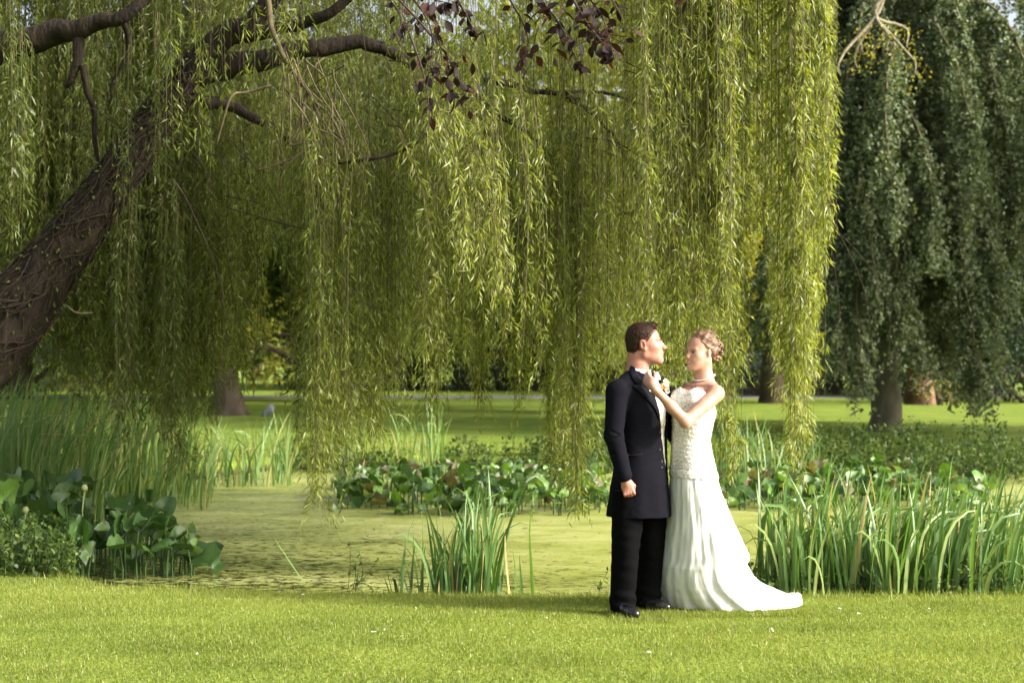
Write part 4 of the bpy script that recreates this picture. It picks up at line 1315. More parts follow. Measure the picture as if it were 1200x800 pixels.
# ================================================================== COPPER BEECH overhead
def copper_beech():
    e = empty('copper_beech', (-7.5, 1.5, 0), 'dark purple copper beech whose branch tips hang into the top of the view', 'tree')
    r = np.random.default_rng(4)
    acc = Acc()
    add_tube(acc, smooth_path([(-7.5, 1.5, -.2), (-7.5, 1.5, .3), (-7.4, 1.6, 3), (-7.2, 1.8, 8)], 16), np.interp(np.linspace(0, 1, 16), [0, .05, .2, 1], [.9, .6, .45, .25]), 12, .04)
    obj('trunk', acc.mesh('trunk', M['beech_bark'], True), e)
    acc = Acc()
    ends = [(-1.4, 7.8, 4.2), (.3, 8.2, 4.35), (.9, 8.0, 4.4), (-.6, 7.0, 4.6), (1.4, 6.0, 4.9), (-3, 8.5, 4.9)]
    for q in ends:
        add_tube(acc, smooth_path([(-7.4, 1.7, 4.5), (-5, 3.8, 6.0), ((q[0] - 4) / 2, (q[1] + 4.5) / 2, 5.6), q], 24), np.linspace(.16, .014, 24), 7, .05, False)
    obj('limb', acc.mesh('limb', M['copper_twig'], True), e)
    # sprays in view
    leafm = []
    for k in range(8):
        rr = np.random.default_rng(k)
        n = 6
        s = np.linspace(0, 1, n)
        w = .5 * np.array([.05, .62, .9, .85, .5, .02])
        V = np.stack([np.stack([s, -w * .62, .10 * s - .22 * s * s + .06], 1), np.stack([s, 0 * s, .10 * s - .22 * s * s], 1), np.stack([s, w * .62, .10 * s - .22 * s * s + .06], 1)], 1).reshape(-1, 3)
        i = np.arange(n - 1) * 3
        F = np.concatenate([np.stack([i, i + 1, i + 4, i + 3], 1), np.stack([i + 1, i + 2, i + 5, i + 4], 1)])
        leafm.append(make_mesh('leaf', V, F, M['copper'], np.full(len(F), rr.uniform(0, .6) if k < 6 else .95)))
    tw = Acc()
    sprays = [((440, -30), (520, 60), (548, 120), 8.6, 42, .24), ((470, -20), (505, 35), (500, 108), 8.2, 26, .16), ((520, -30), (545, 15), (560, 45), 7.9, 18, .12),
              ((600, -30), (650, 20), (680, 80), 7.8, 46, .22), ((640, -40), (700, 10), (722, 78), 7.6, 46, .20), ((580, -30), (618, 40), (608, 78), 7.9, 16, .08),
              ((480, 40), (497, 90), (505, 145), 8.3, 9, .05), ((660, -20), (690, 30), (715, 60), 7.4, 34, .2), ((470, -40), (500, -5), (530, 5), 7.7, 22, .16),
              ((700, -40), (715, -5), (728, 20), 7.5, 14, .10), ((790, -30), (800, -8), (806, 4), 7.5, 3, .03), ((430, -30), (470, 20), (455, 50), 8.8, 14, .12)]
    cnt = 0
    for (a, b_, c, Yd, n, w) in sprays:
        P = smooth_path([at(*a, Yd + .2), at(*b_, Yd), at(*c, Yd - .1)], 16)
        add_tube(tw, P, np.linspace(.008, .002, 16), 5, 0, False)
        for k in range(n):
            u = r.uniform(.25, 1)
            p = P[int(u * 15)]
            side = np.array((r.normal(0, 1), r.normal(0, 1), r.normal(-.4, .7)))
            q = p + nrm(side) * w * abs(r.normal(0, .65)) * (1.1 - .6 * u)
            add_tube(tw, [p, (p + q) / 2 + r.normal(0, .006, 3), q], [.002, .0015, .001], 3, 0, False)
            o = bpy.data.objects.new('leaf', leafm[int(r.integers(8))])
            COL.objects.link(o)
            s = r.uniform(.055, .085)
            o.scale = (s, s, s)
            o.location = q
            o.rotation_euler = (r.normal(0, .9), r.uniform(.1, 1.3), r.uniform(0, 2 * PI))
            place(o, e)
            cnt += 1
    obj('twig', tw.mesh('twig', M['copper_twig']), e)
    # the rest of the crown, above and to the left of the camera
    cs = []
    for k in range(150):
        cs.append((r.uniform(-9, 1.6), r.uniform(3.0, 9.8), r.uniform(5.2, 8.5)))
    cs = np.array(cs)
    yv = np.maximum(cs[:, 1], 1)
    cs[:, 2] = np.maximum(cs[:, 2], ZC + (YH + 75) / F_PX * yv + .75)
    V, F, t = leaf_cloud(cs, r.uniform(.4, .75, len(cs)), 210, (.07, .10), r)
    tag(obj('foliage', make_mesh('foliage', V, F, M['copper'], t), e), kind='stuff')


copper_beech()
# ================================================================== THE COUPLE
class Field:
    """signed distance field on a grid, meshed with surface nets: gives one continuous skin"""
    def __init__(s, lo, hi, h):
        s.lo = np.asarray(lo, float); s.h = h
        s.n = np.ceil((np.asarray(hi, float) - s.lo) / h).astype(int) + 1
        s.ax = [s.lo[k] + h * np.arange(s.n[k]) for k in range(3)]
        s.f = np.full(s.n, 1.0, np.float32)

    def _sub(s, lo, hi):
        a = np.clip(np.floor((np.asarray(lo) - s.lo) / s.h).astype(int), 0, s.n)
        b = np.clip(np.ceil((np.asarray(hi) - s.lo) / s.h).astype(int) + 1, 0, s.n)
        sl = tuple(slice(a[k], b[k]) for k in range(3))
        if any(b[k] <= a[k] for k in range(3)): return None, None
        g = np.meshgrid(*[s.ax[k][sl[k]] for k in range(3)], indexing='ij')
        return sl, g

    def op(s, fn, lo, hi, k=.01, mode='add', pad=.03):
        sl, g = s._sub(np.asarray(lo) - pad - k, np.asarray(hi) + pad + k)
        if sl is None: return
        d = fn(*g).astype(np.float32)
        cur = s.f[sl]
        if mode == 'add':
            hh = np.maximum(k - np.abs(cur - d), 0) / max(k, 1e-6)
            s.f[sl] = np.minimum(cur, d) - hh * hh * k * .25
        else:                                   # cut away
            d = -d
            hh = np.maximum(k - np.abs(cur - d), 0) / max(k, 1e-6)
            s.f[sl] = np.maximum(cur, d) + hh * hh * k * .25

    def cap(s, a, b, ra, rb=None, k=.01, mode='add'):
        a = np.asarray(a, float); b = np.asarray(b, float); rb = ra if rb is None else rb
        ab = b - a; L2 = max(float(ab @ ab), 1e-9)
        R = max(ra, rb)

        def fn(X, Y, Z):
            t = np.clip(((X - a[0]) * ab[0] + (Y - a[1]) * ab[1] + (Z - a[2]) * ab[2]) / L2, 0, 1)
            return np.sqrt((X - a[0] - ab[0] * t) ** 2 + (Y - a[1] - ab[1] * t) ** 2 + (Z - a[2] - ab[2] * t) ** 2) - (ra + (rb - ra) * t)
        s.op(fn, np.minimum(a, b) - R, np.maximum(a, b) + R, k, mode)

    def ell(s, c, r, M3=None, k=.01, mode='add'):
        """ellipsoid; M3 columns are its axes in world space"""
        c = np.asarray(c, float); r = np.asarray(r, float)
        M3 = np.eye(3) if M3 is None else np.asarray(M3, float)
        R = r.max()

        def fn(X, Y, Z):
            q = [(X - c[0]) * M3[0, j] + (Y - c[1]) * M3[1, j] + (Z - c[2]) * M3[2, j] for j in range(3)]
            k0 = np.sqrt(sum((q[j] / r[j]) ** 2 for j in range(3)))
            k1 = np.sqrt(sum((q[j] / r[j] ** 2) ** 2 for j in range(3)))
            return k0 * (k0 - 1) / np.maximum(k1, 1e-6)
        s.op(fn, c - R, c + R, k, mode)

    def loft(s, tab, fwd, k=.02, mode='add', exp=2.0, wob=None):
        """tab rows: z, cx, cy, r_forward, r_lateral (z descending or ascending)"""
        tab = np.array(sorted(tab), float)
        fx, fy = fwd
        R = tab[:, 3:].max() + .03
        lo = np.array((tab[:, 1].min() - R, tab[:, 2].min() - R, tab[0, 0]))
        hi = np.array((tab[:, 1].max() + R, tab[:, 2].max() + R, tab[-1, 0]))

        def fn(X, Y, Z):
            z = Z[0, 0, :]
            cx, cy, rf, rl = [np.interp(z, tab[:, 0], tab[:, q])[None, None, :] for q in (1, 2, 3, 4)]
            dx, dy = X - cx, Y - cy
            u = np.abs(dx * fx + dy * fy) / rf
            v = np.abs(-dx * fy + dy * fx) / rl
            if wob is not None:
                th = np.arctan2((-dx * fy + dy * fx) / rl, (dx * fx + dy * fy) / rf)
                sc = 1 + wob(th, Z)
                u = u / sc; v = v / sc
            if exp == 2.0:
                k0 = np.sqrt(u * u + v * v)
            else:
                k0 = (u ** exp + v ** exp) ** (1 / exp)
            d = (k0 - 1) * np.minimum(rf, rl)
            e = np.maximum(tab[0, 0] - Z, Z - tab[-1, 0])
            return np.maximum(d, e)
        s.op(fn, lo, hi, k, mode)

    def mesh(s):
        f = s.f
        S = f < 0
        nx, ny, nz = f.shape
        c8 = [S[i:nx - 1 + i, j:ny - 1 + j, k:nz - 1 + k] for i in (0, 1) for j in (0, 1) for k in (0, 1)]
        cnt = sum(c.astype(np.int8) for c in c8)
        act = (cnt > 0) & (cnt < 8)
        idx = np.argwhere(act)
        vid = np.full(act.shape, -1, np.int64)
        vid[act] = np.arange(len(idx))
        acc = np.zeros((len(idx), 3)); w = np.zeros(len(idx))
        I, J, K = idx.T
        for ax_ in range(3):
            o1 = [0, 0, 0]; o1[ax_] = 1
            oth = [q for q in range(3) if q != ax_]
            for p in (0, 1):
                for q in (0, 1):
                    b0 = [0, 0, 0]; b0[oth[0]] = p; b0[oth[1]] = q
                    f0 = f[I + b0[0], J + b0[1], K + b0[2]]
                    f1 = f[I + b0[0] + o1[0], J + b0[1] + o1[1], K + b0[2] + o1[2]]
                    m_ = (f0 < 0) != (f1 < 0)
                    t = np.where(m_, f0 / np.where(m_, f0 - f1, 1), 0)
                    pt = np.array(b0, float)[None] + t[:, None] * np.array(o1)[None]
                    acc += pt * m_[:, None]; w += m_
        V = s.lo + s.h * (idx + acc / np.maximum(w, 1)[:, None])
        Fs = []
        for ax_ in range(3):
            sl0 = [slice(1, n - 1) for n in f.shape]; sl1 = list(sl0)
            sl0[ax_] = slice(0, f.shape[ax_] - 1); sl1[ax_] = slice(1, f.shape[ax_])
            a, b = S[tuple(sl0)], S[tuple(sl1)]
            e = np.argwhere(a != b)
            fl = a[tuple(e.T)]
            e = e + np.array([0 if q == ax_ else 1 for q in range(3)])
            o_ = [q for q in range(3) if q != ax_]
            def at_(d0, d1):
                g = e.copy(); g[:, o_[0]] += d0; g[:, o_[1]] += d1
                return vid[tuple(g.T)]
            Q = np.stack([at_(-1, -1), at_(0, -1), at_(0, 0), at_(-1, 0)], 1)
            if ax_ == 1: fl = ~fl
            Q[~fl] = Q[~fl][:, ::-1]
            Fs.append(Q)
        F = np.concatenate(Fs)
        return V, F[(F >= 0).all(1)]

    def front(s, x, z, off=0.0):
        """y of the surface nearest the camera at (x, z)"""
        fx_ = np.clip((np.asarray(x, float) - s.lo[0]) / s.h, 0, s.n[0] - 1.001); fz = np.clip((np.asarray(z, float) - s.lo[2]) / s.h, 0, s.n[2] - 1.001)
        i = fx_.astype(int); k = fz.astype(int); u = fx_ - i; v = fz - k
        out = 0
        for di, wi in ((0, 1 - u), (1, u)):
            for dk, wk in ((0, 1 - v), (1, v)):
                col = s.f[i + di, :, k + dk]
                neg = col < 0
                j = np.argmax(neg, axis=1)
                has = neg.any(1)
                jj = np.maximum(j, 1)
                f0 = col[np.arange(len(j)), jj - 1]; f1 = col[np.arange(len(j)), jj]
                y = s.lo[1] + s.h * (jj - 1 + f0 / np.where(has, f0 - f1, 1))
                # fall back to the closest column value
                y = np.where(has, y, s.lo[1] + s.h * np.argmin(col, axis=1))
                out = out + y * wi * wk
        return out - off


def slab(name, A, B, nA, nB, field, off, thick, mat, parent, bulge=0.0):
    """cloth piece between two pixel curves A and B laid on the front of a field; has real thickness"""
    A = smooth_path([(a[0], a[1]) for a in A], nA) if len(A) > 2 else resample(np.array(A, float), nA)
    B = smooth_path([(a[0], a[1]) for a in B], nA) if len(B) > 2 else resample(np.array(B, float), nA)
    t = np.linspace(0, 1, nB)[None, :, None]
    Q = A[:, None] * (1 - t) + B[:, None] * t
    x = (Q[..., 0].ravel() - 600) / 184.6; z = (716 - Q[..., 1].ravel()) / 184.6
    y = field.front(x, z)
    bl = np.broadcast_to(np.sin(np.linspace(0, 1, nB) * PI)[None], (nA, nB)).ravel() * bulge
    front = np.stack([x, y - off - thick - bl, z], 1)
    back = np.stack([x, y - off + .002, z], 1)
    i, j = np.meshgrid(np.arange(nA - 1), np.arange(nB - 1), indexing='ij')
    a = (i * nB + j).ravel()
    F = np.stack([a, a + 1, a + nB + 1, a + nB], 1)
    n = nA * nB
    Fb = F[:, ::-1] + n
    edge = list(range(nB)) + [k * nB + nB - 1 for k in range(1, nA)] + [(nA - 1) * nB + q for q in range(nB - 2, -1, -1)] + [k * nB for k in range(nA - 2, 0, -1)]
    e = np.array(edge); e2 = np.roll(e, -1)
    Fe = np.stack([e, e + n, e2 + n, e2], 1)
    return obj(name, make_mesh(name, np.vstack([front, back]), [np.vstack([F, Fb, Fe])], mat, smooth=True), parent)


def ball(c, r, sub=1):
    import bmesh
    bm = bmesh.new()
    bmesh.ops.create_icosphere(bm, subdivisions=sub, radius=1.0)
    V = np.array([v.co[:] for v in bm.verts]); F = np.array([[v.index for v in f.verts] for f in bm.faces])
    bm.free()
    return V * np.asarray(r) + np.asarray(c), F


M['skin_m'] = solid_mat('skin_groom', [(.3, (.32, .13, .09)), (.55, (.37, .17, .12)), (.75, (.41, .21, .15))], 26, .48, .4, .15, 160, sss=.12, bdist=.001)
M['skin_f'] = solid_mat('skin_bride', [(.3, (.40, .205, .14)), (.7, (.46, .26, .185))], 22, .45, .4, .1, 160, sss=.12, bdist=.001)
M['lip'] = solid_mat('lip', [(.3, (.36, .115, .085)), (.7, (.41, .15, .115))], 40, .4, .5)
M['blush'] = solid_mat('skin_reddened', [(.3, (.40, .15, .11)), (.7, (.44, .19, .14))], 40, .5, .4)
M['coat'] = solid_mat('coat_wool', [(.3, (.003, .003, .0055)), (.7, (.005, .0048, .008))], 60, .9, .08, .25, 220, bdist=.002, sheen=0)
M['trouser'] = solid_mat('trouser_wool', [(.3, (.0015, .0015, .002)), (.7, (.003, .003, .0035))], 60, .9, .06, .25, 220, bdist=.002)
M['lapel'] = solid_mat('lapel_cloth', [(.3, (.003, .003, .0055)), (.7, (.0055, .005, .008))], 60, .8, .12, .2, 260, bdist=.002)
M['shoe'] = solid_mat('shoe_leather', [(.3, (.008, .007, .007)), (.7, (.014, .012, .012))], 30, .25, .5)
M['button'] = solid_mat('button', [(.3, (.006, .006, .007)), (.7, (.01, .01, .012))], 30, .3, .5)
M['shirt'] = solid_mat('shirt_cotton', [(.3, (.55, .66, .74)), (.7, (.62, .72, .79))], 30, .7, .3)
M['white_cloth'] = solid_mat('white_cotton', [(.3, (.72, .74, .76)), (.7, (.78, .79, .80))], 30, .7, .3)
M['cravat'] = solid_mat('blue_silk', [(.3, (.42, .60, .68)), (.7, (.52, .69, .75))], 40, .35, .5, .3, 60, (3, 3, 1))
M['waistcoat'] = solid_mat('ivory_waistcoat', [(.3, (.62, .59, .50)), (.7, (.74, .71, .63))], 90, .55, .4, .3, 150, bdist=.002)
M['hair_m'] = solid_mat('brown_hair', [(.3, (.016, .008, .005)), (.7, (.038, .019, .011))], 60, .6, .15, .5, 250, bdist=.003)
M['hair_strand'] = leaf_mat('hair_strand', [(0, (.02, .009, .005)), (.6, (.05, .023, .012)), (1, (.12, .06, .032))], .15, (1.2, 1, .8), .5, .25)
M['hair_f'] = solid_mat('light_brown_hair', [(.3, (.12, .062, .034)), (.55, (.20, .115, .066)), (.75, (.32, .20, .12))], 30, .42, .5, .7, 90, (1, 1, 3), bdist=.004)
M['hair_f_strand'] = leaf_mat('fair_hair_strand', [(0, (.09, .045, .024)), (.6, (.20, .115, .066)), (1, (.42, .28, .17))], .15, (1.2, 1, .8), .4, .5)
M['satin'] = solid_mat('satin', [(.3, (.66, .645, .62)), (.7, (.70, .685, .66))], 3, .55, .3, .35, 26, (1, 1, .22), bdist=.008, sheen=.1)
M['lace'] = solid_mat('beaded_lace', [(.38, (.50, .45, .38)), (.5, (.66, .62, .555)), (.62, (.78, .755, .71))], 75, .5, .5, 1.0, 95, bdist=.006)
M['pearl'] = solid_mat('pearl', [(.3, (.74, .70, .62)), (.7, (.80, .77, .70))], 30, .2, .6)
M['eye_white'] = solid_mat('eye_white', [(.3, (.55, .52, .50)), (.7, (.60, .57, .55))], 30, .25, .5)
M['iris'] = solid_mat('iris', [(.3, (.02, .02, .015)), (.7, (.04, .03, .02))], 30, .15, .6)
M['teeth'] = solid_mat('teeth', [(.3, (.70, .66, .60)), (.7, (.75, .72, .66))], 30, .3, .5)
M['rose'] = leaf_mat('rose_petal', [(0, (.80, .70, .56)), (1, (.85, .80, .70))], .1, (1, 1, .95), .5, .3)
M['orange_bloom'] = leaf_mat('orange_petal', [(0, (.75, .16, .02)), (1, (.85, .26, .05))], .25, (1, 1, .8), .5, .3)


def head_frame(c, yaw, pitch=0.0, roll=0.0, s=1.0):
    """columns forward, left, up"""
    R = Matrix.Rotation(yaw, 3, 'Z') @ Matrix.Rotation(-pitch, 3, 'Y') @ Matrix.Rotation(roll, 3, 'X')
    return np.array(R), np.asarray(c, float), s


def head_sdf(F, fr, P):
    """adds a head to field F; P holds per-person tweaks"""
    R, c, s = fr
    W = lambda x, y, z: c + R @ (np.array((x, y, z)) * s)
    E = lambda p, r, k=.012, mode='add': F.ell(W(*p), np.array(r) * s, R, k * s, mode)
    C = lambda a, b, ra, rb=None, k=.01, mode='add': F.cap(W(*a), W(*b), ra * s, (ra if rb is None else rb) * s, k * s, mode)
    f = P.get('fem', 0)
    E((-.010, 0, .055), (.096, .075, .084))
    E((.030, 0, .020), (.070, .066, .085), .03)
    E((.052, 0, -.035), (.054, .052, .070), .03)
    for y in (-1, 1):
        C((.005, .055 * y, -.062 if not f else -.055), (.090, .020 * y, -.099), .022 - .003 * f, .019 - .002 * f, .035)
        E((.068, .044 * y, -.018), (.028, .023, .025), .02)                 # cheekbone
        C((.098, .012 * y, .030), (.084, .046 * y, .030), .010, .008, .014)  # brow
    E((.036, 0, -.022), (.062, .063, .074), .03)
    E((.058, 0, -.062), (.046, .048, .045), .03)
    E((.098, 0, -.098), (.019 - .003 * f, .022 - .004 * f, .019), .022)      # chin
    for y in (-1, 1):
        E((.109, .031 * y, .010), (.012, .017, .0085), .009, 'cut')           # eye socket
    nl = P.get('nose', 1.0)
    C((.100, 0, .022), (.124 * nl - .006, 0, -.018), .0100, .0130, .012)
    E((.108, 0, -.012), (.018, .014, .022), .012)
    E((.125 * nl, 0, -.0205), (.0125, .0125, .0115), .008)
    for y in (-1, 1): E((.120 * nl - .001, .0105 * y, -.027), (.009, .006, .0065), .005)
    E((.108, 0, -.056), (.012, .024, .018), .014)                             # mouth mound
    sm_ = .0022 if P.get('smile') else 0
    up_ = .006 if P.get('smile') else 0
    for y in (-1, 1): C((.1155, 0, -.0530 + sm_), (.1105, .019 * y, -.0525 + sm_ + up_ * .6), .0050, .0042, k=.006)
    C((.1175, -.008, -.0525 + sm_), (.1175, .008, -.0525 + sm_), .0045, k=.006)
    for y in (-1, 1): C((.1145, 0, -.0655 - sm_), (.1095, .018 * y, -.0635 - sm_ + up_), .0056, .0042, k=.006)
    if P.get('smile'):
        for y in (-1, 1):
            C((.1135, .012 * y, -.058), (.104, .027 * y, -.050), .0028, k=.004, mode='cut')
            E((.092, .030 * y, -.038), (.020, .016, .018), .015)
        for y in (-1, 1): C((.120, 0, -.0590), (.114, .019 * y, -.0555), .0060, .004, k=.003, mode='cut')
    else:
        for y in (-1, 1): C((.119, 0, -.0585), (.106, .023 * y, -.057), .0018, k=.004, mode='cut')
    for y in (-1, 1):                                                         # ears
        A = np.array(R @ np.array(Matrix.Rotation(.35 * y, 3, 'Z') @ Matrix.Rotation(-.15, 3, 'Y')))
        es = P.get('ear', 1.0)
        F.ell(W(-.006, .078 * y, .002), np.array((.018, .0085, .031)) * s * es, A, .006, 'add')
        F.ell(W(-.004, .085 * y, .004), np.array((.010, .006, .019)) * s * es, A, .004, 'cut')
        F.ell(W(.006, .074 * y, -.024), np.array((.008, .006, .010)) * s * es, A, .008, 'add')
    return W


def eyes_and_brows(W, fr, parent, hairmat, fem=0):
    R, c, s = fr
    for y in (-1, 1):
        V, F = ball(W(.0905, .031 * y, .010), .0125 * s, 2)
        # iris faces look forward
        ctr = (V[F].mean(1) - W(.0905, .031 * y, .010)) @ R[:, 0] / (.0125 * s)
        o = obj('eye', make_mesh('eye', V, F, [M['eye_white'], M['iris']], smooth=True, mat_idx=(ctr > (.35 if fem else .6)).astype(int)), parent)
        P = smooth_path([W(.111, .014 * y, .027), W(.1085, .032 * y, .033), W(.092, .050 * y, .026)], 9)
        V, F, cc = tube(P, np.array([.0016, .0024, .0027, .0027, .0024, .002, .0016, .0012, .0008]) * s * (1 - .15 * fem), 5)
        obj('eyebrow', make_mesh('eyebrow', V, [F, cc], hairmat, smooth=True), parent)
        P = smooth_path([W(.1035, .018 * y, .013), W(.1045, .031 * y, .0175), W(.096, .044 * y, .013)], 7)
        V, F, cc = tube(P, .0012 * s * (1 + .4 * fem), 4)
        obj('eyelid', make_mesh('eyelid', V, [F, cc], M['iris'] if fem else M['blush'], smooth=True), parent)


def hand_sdf(F, wrist, R, joints, pr=.0, s=1.0, palm=(.042, .040, .0135)):
    """R columns: along the hand, across (thumb side), out of the back. joints: list of finger polylines in that frame"""
    W = lambda p: wrist + R @ (np.array(p) * s)
    F.ell(W((.045, 0, 0)), np.array((.052, .040, .0145)) * s, R, .012)
    F.cap(W((-.02, 0, 0)), W((.02, 0, 0)), .024 * s, .025 * s, .02)
    for pts, r0, r1 in joints:
        for a, b, t in zip(pts[:-1], pts[1:], range(len(pts))):
            ra = r0 + (r1 - r0) * t / max(1, len(pts) - 1); rb = r0 + (r1 - r0) * (t + 1) / max(1, len(pts) - 1)
            F.cap(W(a), W(b), ra * s, rb * s, .004)


def material_by(V, F, tests):
    """material index per face from (centre, radius-scale frame) tests"""
    c = V[F].mean(1)
    idx = np.zeros(len(F), int)
    for k, fn in tests:
        idx[fn(c)] = k
    return idx


def hair_blades(V, F, n, dirfn, L, W_, mat, name, parent, r, off=0.0, tintr=(0, 1)):
    k = r.integers(0, len(F), n)
    P0 = V[F[k]]
    c = P0.mean(1)
    nn = nrm(np.cross(P0[:, 1] - P0[:, 0], P0[:, 2] - P0[:, 0]))
    d = dirfn(c, nn)
    v, f = kites(c + nn * off, d, nn + rand_unit(n, r) * .25, r.uniform(L * .6, L * 1.3, n), W_, .4)
    return obj(name, make_mesh(name, v, f, mat, r.uniform(*tintr, n)), parent)


# ------------------------------------------------------------------ groom
def groom():
    e = empty('person', (0.83, DEP, 0), 'man in a long dark coat facing right, a cream rose on his lapel', 'person')
    r = np.random.default_rng(12)
    a = math.radians(40)
    fw = (math.cos(a), -math.sin(a))                       # way the chest faces
    z = lambda py: (716 - py) / 184.6
    x = lambda px: (px - 600) / 184.6
    # ---- body (one skin)
    B = Field((.50, DEP - .42, -.02), (1.06, DEP + .38, 1.86), .0052)
    fr = head_frame(fp(754, 404.5, 0), math.radians(-4), math.radians(3), 0, 1.02)
    W = head_sdf(B, fr, {'nose': 1.045, 'ear': 1.12})
    B.cap(W(-.022, 0, -.035), fp(749, 441, .0), .058, .062, .03)
    B.cap(W(-.045, 0, .0), fp(744, 441, .01), .050, .062, .03)
    B.loft([(z(446), x(748), DEP, .095, .15), (z(465), x(750), DEP, .115, .175), (z(500), x(750), DEP, .115, .165), (z(540), x(749), DEP, .115, .16), (z(600), x(748), DEP, .12, .17)], fw, .04)
    B.cap(fp(724, 455, -.14), fp(774, 455, .14), .06, .06, .04)
    B.cap(fp(722, 459, -.16), fp(716, 509, -.20), .050, .042, .02); B.cap(fp(716, 509, -.20), fp(729, 558, -.235), .040, .027, .02)
    B.cap(fp(776, 459, .16), fp(792, 505, .28), .050, .042, .02); B.cap(fp(792, 505, .28), fp(806, 528, .30), .040, .028, .02)
    B.ell(fp(812, 533, .30), (.045, .03, .02), None, .02)
    for q in range(4): B.cap(fp(814, 527 + q * 4, .30), fp(826 - abs(q - 1), 530 + q * 4, .27), .0095, .0075, .004)
    B.cap(fp(735, 600, -.09), fp(731, 655, -.08), .085, .055, .03); B.cap(fp(731, 655, -.08), fp(728, 706, -.06), .055, .04, .02)
    B.cap(fp(762, 600, .09), fp(764, 655, .09), .085, .055, .03); B.cap(fp(764, 655, .09), fp(761, 704, .10), .055, .04, .02)
    # right hand: loose fist
    f = nrm(np.array((.25, -.10, -1.0)))                   # along the hand
    b_ = nrm(np.array((-.10, -1.0, .08)))                  # back of the hand faces the camera
    ac = nrm(np.cross(f, b_)); b_ = np.cross(ac, f)
    Rh = np.stack([f, ac, b_], 1)
    if ac[0] < 0: pass
    wr = fp(730, 559, -.235)
    js = []
    for q in range(4):
        yy = -.028 + .0185 * q
        o_ = (0, .004, .004, 0)[q]
        js.append(([(.055, yy * .8, .002), (.082 + o_, yy, .004), (.092 + o_, yy, -.022), (.072 + o_, yy, -.040), (.055, yy, -.030)], .0108, .0085))
    s_th = 1 if ac[0] > 0 else -1
    js.append(([(.015, .026 * s_th, -.006), (.045, .040 * s_th, -.016), (.070, .030 * s_th, -.030), (.078, .010 * s_th, -.036)], .0125, .0095))
    hand_sdf(B, wr, Rh, js, s=1.0)
    for q in range(4): B.ell(wr + Rh @ np.array((.083, -.028 + .0185 * q, .010)), (.010, .010, .010), None, .005)
    V, F = B.mesh()
    lipc = W(.118, 0, -.0585)
    Rm_, cc, s = fr
    loc = lambda c: (c - cc) @ Rm_ / s
    def lipt(c):
        l = loc(c); return (l[:, 0] > .105) & (np.abs(l[:, 2] + .0585) < .0095) & (np.abs(l[:, 1]) < .021 - .4 * np.abs(l[:, 2] + .0585))
    def blush(c):
        l = loc(c)
        ear = (np.abs(l[:, 1]) > .070) & (np.abs(l[:, 0]) < .03) & (np.abs(l[:, 2]) < .038)
        chk = ((l[:, 0] - .065) ** 2 + (np.abs(l[:, 1]) - .055) ** 2 + (l[:, 2] + .03) ** 2 < .020 ** 2)
        return ear
    mi = material_by(V, F, [(2, blush), (1, lipt)])
    obj('body', make_mesh('body', V, F, [M['skin_m'], M['lip'], M['blush']], smooth=True, mat_idx=mi), e)
    eyes_and_brows(W, fr, e, M['hair_m'])
    # ---- hair
    BV, BF = V, F
    H = Field(cc - .16, cc + .20, .004)
    H.ell(W(-.010, 0, .058), np.array((.1005, .080, .0875)) * s, Rm_, .01)
    H.ell(W(-.042, 0, .005), np.array((.066, .068, .088)) * s, Rm_, .02)
    H.ell(W(.058, 0, .118), np.array((.040, .045, .022)) * s, Rm_, .02)

    def kfun(lx, ly, lz):
        front = lx - np.interp(lz, [-.2, -.085, -.03, .0, .02, .035, .062, .085, .11, .2], [-.07, -.055, -.022, -.018, .020, .028, .048, .072, .090, .11]) + .006 * np.sin(lz * 90) * 0
        low = -.112 - lz + .30 * (lx + .06)
        return np.maximum(front, low)

    def keep(X, Y, Z):
        d = np.stack([X - cc[0], Y - cc[1], Z - cc[2]], -1) @ Rm_ / s
        lx, ly, lz = d[..., 0], np.abs(d[..., 1]), d[..., 2]
        return -kfun(lx, ly, lz)
    sl, g = H._sub(cc - .3, cc + .3)
    kd = -keep(*g).astype(np.float32) * s
    H.f[sl] = np.maximum(H.f[sl] + .010 * np.clip(1 + kd / .030, 0, 1) ** 2, kd)
    gn = np.stack(np.meshgrid(*H.ax, indexing='ij'), -1)
    H.f += (noise3(gn, 190, 2) * .0016 + noise3(gn, 80, 3) * .0012).astype(np.float32)
    HV, HF = H.mesh()
    ho = obj('hair', make_mesh('hair', HV, HF, M['hair_m'], smooth=True), e)
    def hd(c, nn):
        l = loc(c)
        base = np.where((l[:, 2] > .09)[:, None], (1.0, 0, .35), (.25, 0, -.9))
        d = base @ Rm_.T + nn * .55 + rand_unit(len(c), r) * .6
        return d
    hair_blades(HV, HF, 9000, hd, .011, .0018, M['hair_strand'], 'short_strands', ho, r, -.003, (0, 1))
    c_ = V[F].mean(1); l_ = loc(c_)
    kv = np.asarray(kfun(l_[:, 0], np.abs(l_[:, 1]), l_[:, 2]))
    m_ = (kv > -.034) & (kv < .004) & ((l_[:, 2] > -.03) | (l_[:, 0] < -.06)) & (np.abs(l_[:, 1]) < .085) & (l_[:, 2] > -.045) & (l_[:, 0] < .098) & ~((np.abs(l_[:, 0] + .004) < .024) & (np.abs(l_[:, 1]) > .066) & (np.abs(l_[:, 2]) < .036))
    hair_blades(V, F[m_], 4200, hd, .007, .0012, M['hair_strand'], 'hairline', ho, r, 0, (0, .8))
    # ---- trousers
    Tf = Field((.55, DEP - .30, -.01), (1.06, DEP + .32, .80), .006)
    fold = lambda th, Z: .035 * np.sin(th * 3 + Z * 9) * np.clip(1.2 - Z, 0, 1) + .06 * np.exp(-((Z - .10) / .06) ** 2) * np.sin(Z * 75 + th * 1.5)
